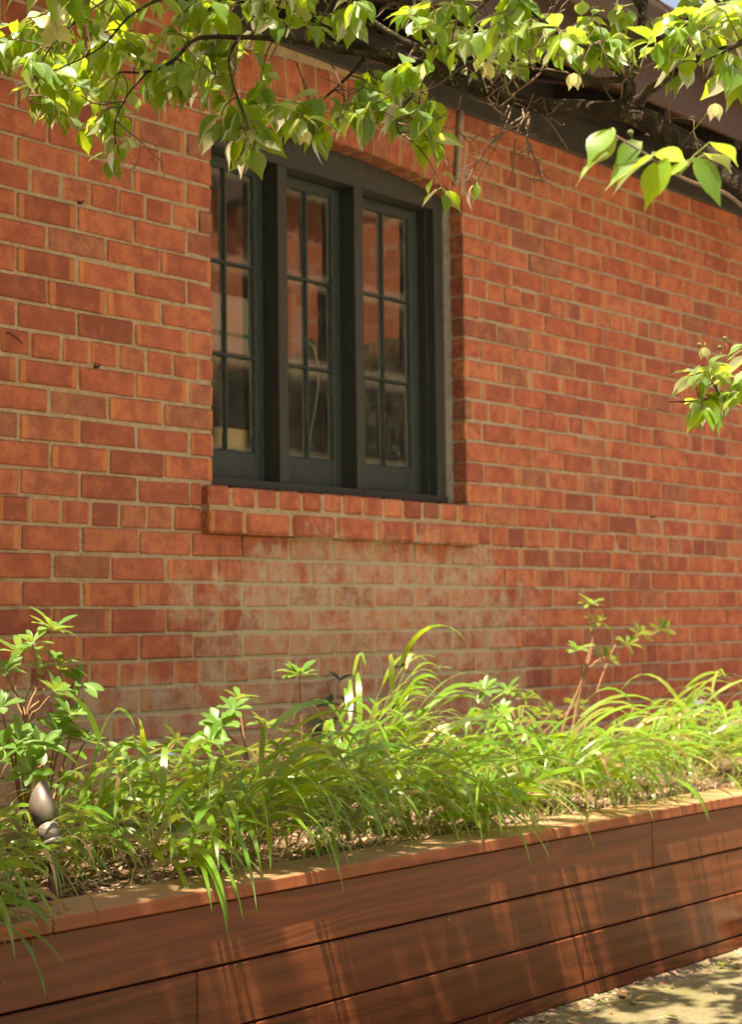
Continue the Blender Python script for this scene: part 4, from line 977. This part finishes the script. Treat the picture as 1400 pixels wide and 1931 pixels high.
shrub('creeper', (760, 1480), -.06, [([(758, 1400, 0), (752, 1310, 0), (750, 1262, 0)], 3), ([(760, 1400, 0), (765, 1320, -.01)], 4), ([(770, 1400, 0), (800, 1345, -.02)], 4), ([(760, 1400, 0), (735, 1340, 0)], 4)], 'dark leaved creeper climbing the cement smeared bricks beside the low shrub', 'creeper', .055, 5, 'gstem', IV, .002)

# ================================================================== spotlight on a stake
sb = ptZ(97, 1700, -.49); sl_ = empty('garden_spotlight', sb, 'bronze garden spotlight on a stake, hood tilted back, at the planter cap', 'spotlight')
dep = (sb-CAM).dot(CF)
knee = pt(99, 1590, dep)
m = MB(); m.tube([sb-Vector((0, 0, .04)), pt(100, 1634, dep)], [.0115, .0112], 14); m.build('stake', M['stake'], sl_)
m = MB(); m.tube([pt(100, 1634, dep), pt(101, 1630, dep)], .0125, 14); m.tube([pt(100, 1630, dep), knee], [.0100, .0095], 14); m.build('knuckle', M['stake'], sl_)
top = pt(62, 1466, dep+.06); ax = (top-knee).normalized(); Lh = (top-knee).length
m = MB(); m.tube([knee-ax*.004, knee+ax*.006], [.016, .0255], 24); m.tube([knee+ax*.006, knee+ax*.056], [.0245, .0255], 24); m.build('body', M['bronze'], sl_)
# hood: tube cut on the slant, open at the top, real thickness
e1 = (CF-ax*CF.dot(ax)).normalized(); e2 = ax.cross(e1); vs_, fs = [], []; nn = 28
for rr in (.0290, .0268):
    for j in range(nn):
        t = 2*math.pi*j/nn; q = e1*math.cos(t)+e2*math.sin(t); cut = .114-.028*math.sin(t+.3)
        vs_ += [knee+ax*.050+q*rr, knee+ax*(cut+.008)+q*rr]
for j in range(nn):
    a = 2*j; b = 2*((j+1) % nn); fs += [(a, b, b+1, a+1), (2*nn+a, 2*nn+a+1, 2*nn+b+1, 2*nn+b), (a+1, b+1, 2*nn+b+1, 2*nn+a+1), (a, 2*nn+a, 2*nn+b, b)]
m = MB(); m.add(vs_, fs, 0, True); m.build('hood', M['bronze'], sl_)
m = MB(); m.tube([knee+ax*.0575, knee+ax*.0600], .0262, 24); m.build('lens', M['glass'], sl_)
for (x, y, lab) in ((94, 1704, 'tiny round brown seed pod lying at the spotlight stake'), (111, 1719, 'tiny round brown seed pod lying near the front edge of the cap')):
    p = ptZ(x, y, CAPZ+.004); bm = bmesh.new(); bmesh.ops.create_icosphere(bm, subdivisions=2, radius=.0055)
    for v in bm.verts: v.co *= 1+rs.gauss(0, .08)
    me = bpy.data.meshes.new('seed'); bm.to_mesh(me); bm.free(); me.materials.append(M['stem']); o = bpy.data.objects.new('seed_pod', me); col.objects.link(o); o.location = p
    tag(o, lab, 'seed pod', 'seed pods on the cap')

# ================================================================== paving edge: fallen leaves, stone
FL = [leaf_mesh('fallen_leaf', M['dry'], 1., .55, -.35, .5, seed=60), leaf_mesh('fallen_leaf', M['dry'], 1., .5, .3, -.4, seed=61)]
FR = [leaf_mesh('fallen_leaf', M['red_leaf'], 1., .5, -.2, .35, seed=62)]
FG = [leaf_mesh('fallen_leaf', M['azalea'], 1., .5, -.25, .4, seed=63)]
HEAP = 'tan dry leaf heaped against a green one at the planter foot'; FLK = 'tiny tan leaf flake beside the small red brown leaf at the foot board'
BYS = 'tan dry leaf lying by the pale stone block'; FL2 = 'tiny tan leaf flake on the paving between heaped leaves and stone'
for (x, y, src, s_, lab) in [(1182, 1880, FL, .05, HEAP), (1202, 1884, FL, .045, HEAP), (1190, 1876, FL, .04, HEAP), (1198, 1892, FG, .045, 'green fallen leaf among dry ones heaped at the planter foot'), (1125, 1914, FL, .065, 'largest pale tan dry leaf lying beside a red brown leaf'),
        (1155, 1908, FR, .05, 'red brown dry leaf beside the largest pale tan leaf'), (1085, 1908, FL, .04, 'small tan dry leaf on the paving past the largest pale leaf'), (1258, 1856, FR, .035, 'small red brown leaf tucked against the planter foot board'), (1245, 1862, FL, .03, FLK), (1268, 1858, FL, .03, FLK),
        (1365, 1820, FG, .05, 'yellow green fallen leaf at the planter foot by the pale stone'), (1378, 1812, FL, .05, BYS), (1392, 1824, FR, .04, 'red brown dry leaf lying by the pale stone block'), (1395, 1800, FL, .04, BYS), (1280, 1918, FG, .05, 'narrow green fallen leaf lying out on the open paving'),
        (1340, 1835, FL, .03, FL2), (1070, 1925, FL, .045, 'tan dry leaf farthest along the planter foot from the stone'), (1315, 1840, FL, .025, FL2)]:
    p = ptZ(x, y, GZ+.008); p.y = min(p.y, YB-.02); o = inst('fallen_leaf', rs.choice(src), frame_mat(p, Vector((rs.gauss(0, 1), rs.gauss(0, 1), rs.gauss(0, .12))), Vector((rs.gauss(0, .3), rs.gauss(0, .3), 1)), s_), None)
    tag(o, lab, 'leaf', 'fallen leaves along the planter foot')
p = ptZ(1418, 1788, GZ); bm = bmesh.new(); bmesh.ops.create_cube(bm, size=1)
bmesh.ops.subdivide_edges(bm, edges=bm.edges, cuts=3, use_grid_fill=True)
for v in bm.verts: v.co = Vector((v.co.x*.13, v.co.y*.11, (v.co.z+.5)*.105))+Vector((rs.gauss(0, .003), rs.gauss(0, .003), rs.gauss(0, .002)))
bmesh.ops.bevel(bm, geom=[e for e in bm.edges if e.calc_face_angle(0) > .6], offset=.01, segments=2, affect='EDGES')
me = bpy.data.meshes.new('stone'); bm.to_mesh(me); bm.free(); me.materials.append(M['stone']); o = bpy.data.objects.new('edging_stone', me); col.objects.link(o); o.location = (p.x, min(p.y, YB-.09), GZ+.001); o.rotation_euler = (0, 0, .2)
tag(o, 'pale rough stone block set on the paving against the planter', 'stone')
m = MB()
for q in range(700):
    x = rs.uniform(3.6, 7.2); y = YB-.004-abs(rs.gauss(0, .05)) if rs.random() < .6 else rs.uniform(-2.6, YB); a = rs.uniform(0, 3.14); L = rs.uniform(.004, .016)
    c = Vector((x, y, GZ+.003)); d = Vector((math.cos(a), math.sin(a), rs.gauss(0, .2)))*L; s_ = Vector((-math.sin(a), math.cos(a), rs.gauss(0, .3)))*L*.4
    m.add([c-d, c+s_, c+d, c-s_, c+Vector((0, 0, .004))], [(0, 1, 4), (1, 2, 4), (2, 3, 4), (3, 0, 4)], rs.random())
tag(m.build('leaf_litter', M['chip']), 'fine brown leaf litter scattered on the paving along the planter', 'litter', kind='stuff')

# ================================================================== what the panes mirror: a brick house and hedge across the path
hs = empty('brick_house', (14.5, -8, GZ), 'red brick house across the path, mirrored in the upper panes', 'house')
m = MB(); m.box(12.5, 17, -12, -3.6, GZ, 4.6); m.build('wall', M['far'], hs)
m = MB(); m.prism([(-12.4, 4.6), (-3.2, 4.6), (-7.8, 7.2)], 0, 12.3, 17.3); m.build('roof', M['roof'], hs)
for y in (-10.4, -7.9, -5.4):
    m = MB(); m.box(12.44, 12.5-.0005, y-.5, y+.5, 1.2, 2.7); wq = m.build('house_window', M['frame'], hs)
    m = MB(); m.box(12.43, 12.4395, y-.42, y+.42, 1.28, 2.62); m.build('pane', M['glass'], wq)
wg = empty('sky_blocking_wing', (-.9, -1.5, GZ), 'unseen brick block added at the left to cut off sky light', 'building')  # unseen mass added to block sky from the left and darken the reveals
m = MB(); m.box(-3.2, .55, -2.95, 4.2, GZ, 3.9); m.build('wall', M['far'], wg)
m = MB(); m.prism([(-3.5, 3.9), (.85, 3.9), (-1.3, 5.0)], 1, -3.2, 4.4); m.build('roof', M['roof'], wg)
hd = empty('hedge', (11.2, -7, GZ), 'dark green clipped hedge in front of the brick house', 'hedge')
m = MB(); m.box(10.9, 11.5, -12, -3.4, GZ, 2.3); m.build('core', M['soffit'], hd)
m = MB(); HL, HFc, HU = leaf_shape(1, .5, .2, .2, ns=2)
for q in range(14000):
    s_ = rs.uniform(.05, .09); f = rs.random()
    if f < .6: p = Vector((10.9-rs.random()*.06, rs.uniform(-12, -3.4), rs.uniform(GZ, 2.6)))
    else: p = Vector((rs.uniform(10.9, 11.5), rs.uniform(-12, -3.4), .2+2.1+rs.random()*.3))
    mt = frame_mat(p, Vector((rs.gauss(-.5, .6), rs.gauss(0, .7), rs.gauss(0, .6))), Vector((rs.gauss(-.6, .5), rs.gauss(0, .5), 1)), s_)
    m.add([mt @ Vector(v) for v in HL], HFc, rs.random(), False, HU)
o = m.build('leaves', M['hedge'], hd); o['kind'] = 'stuff'
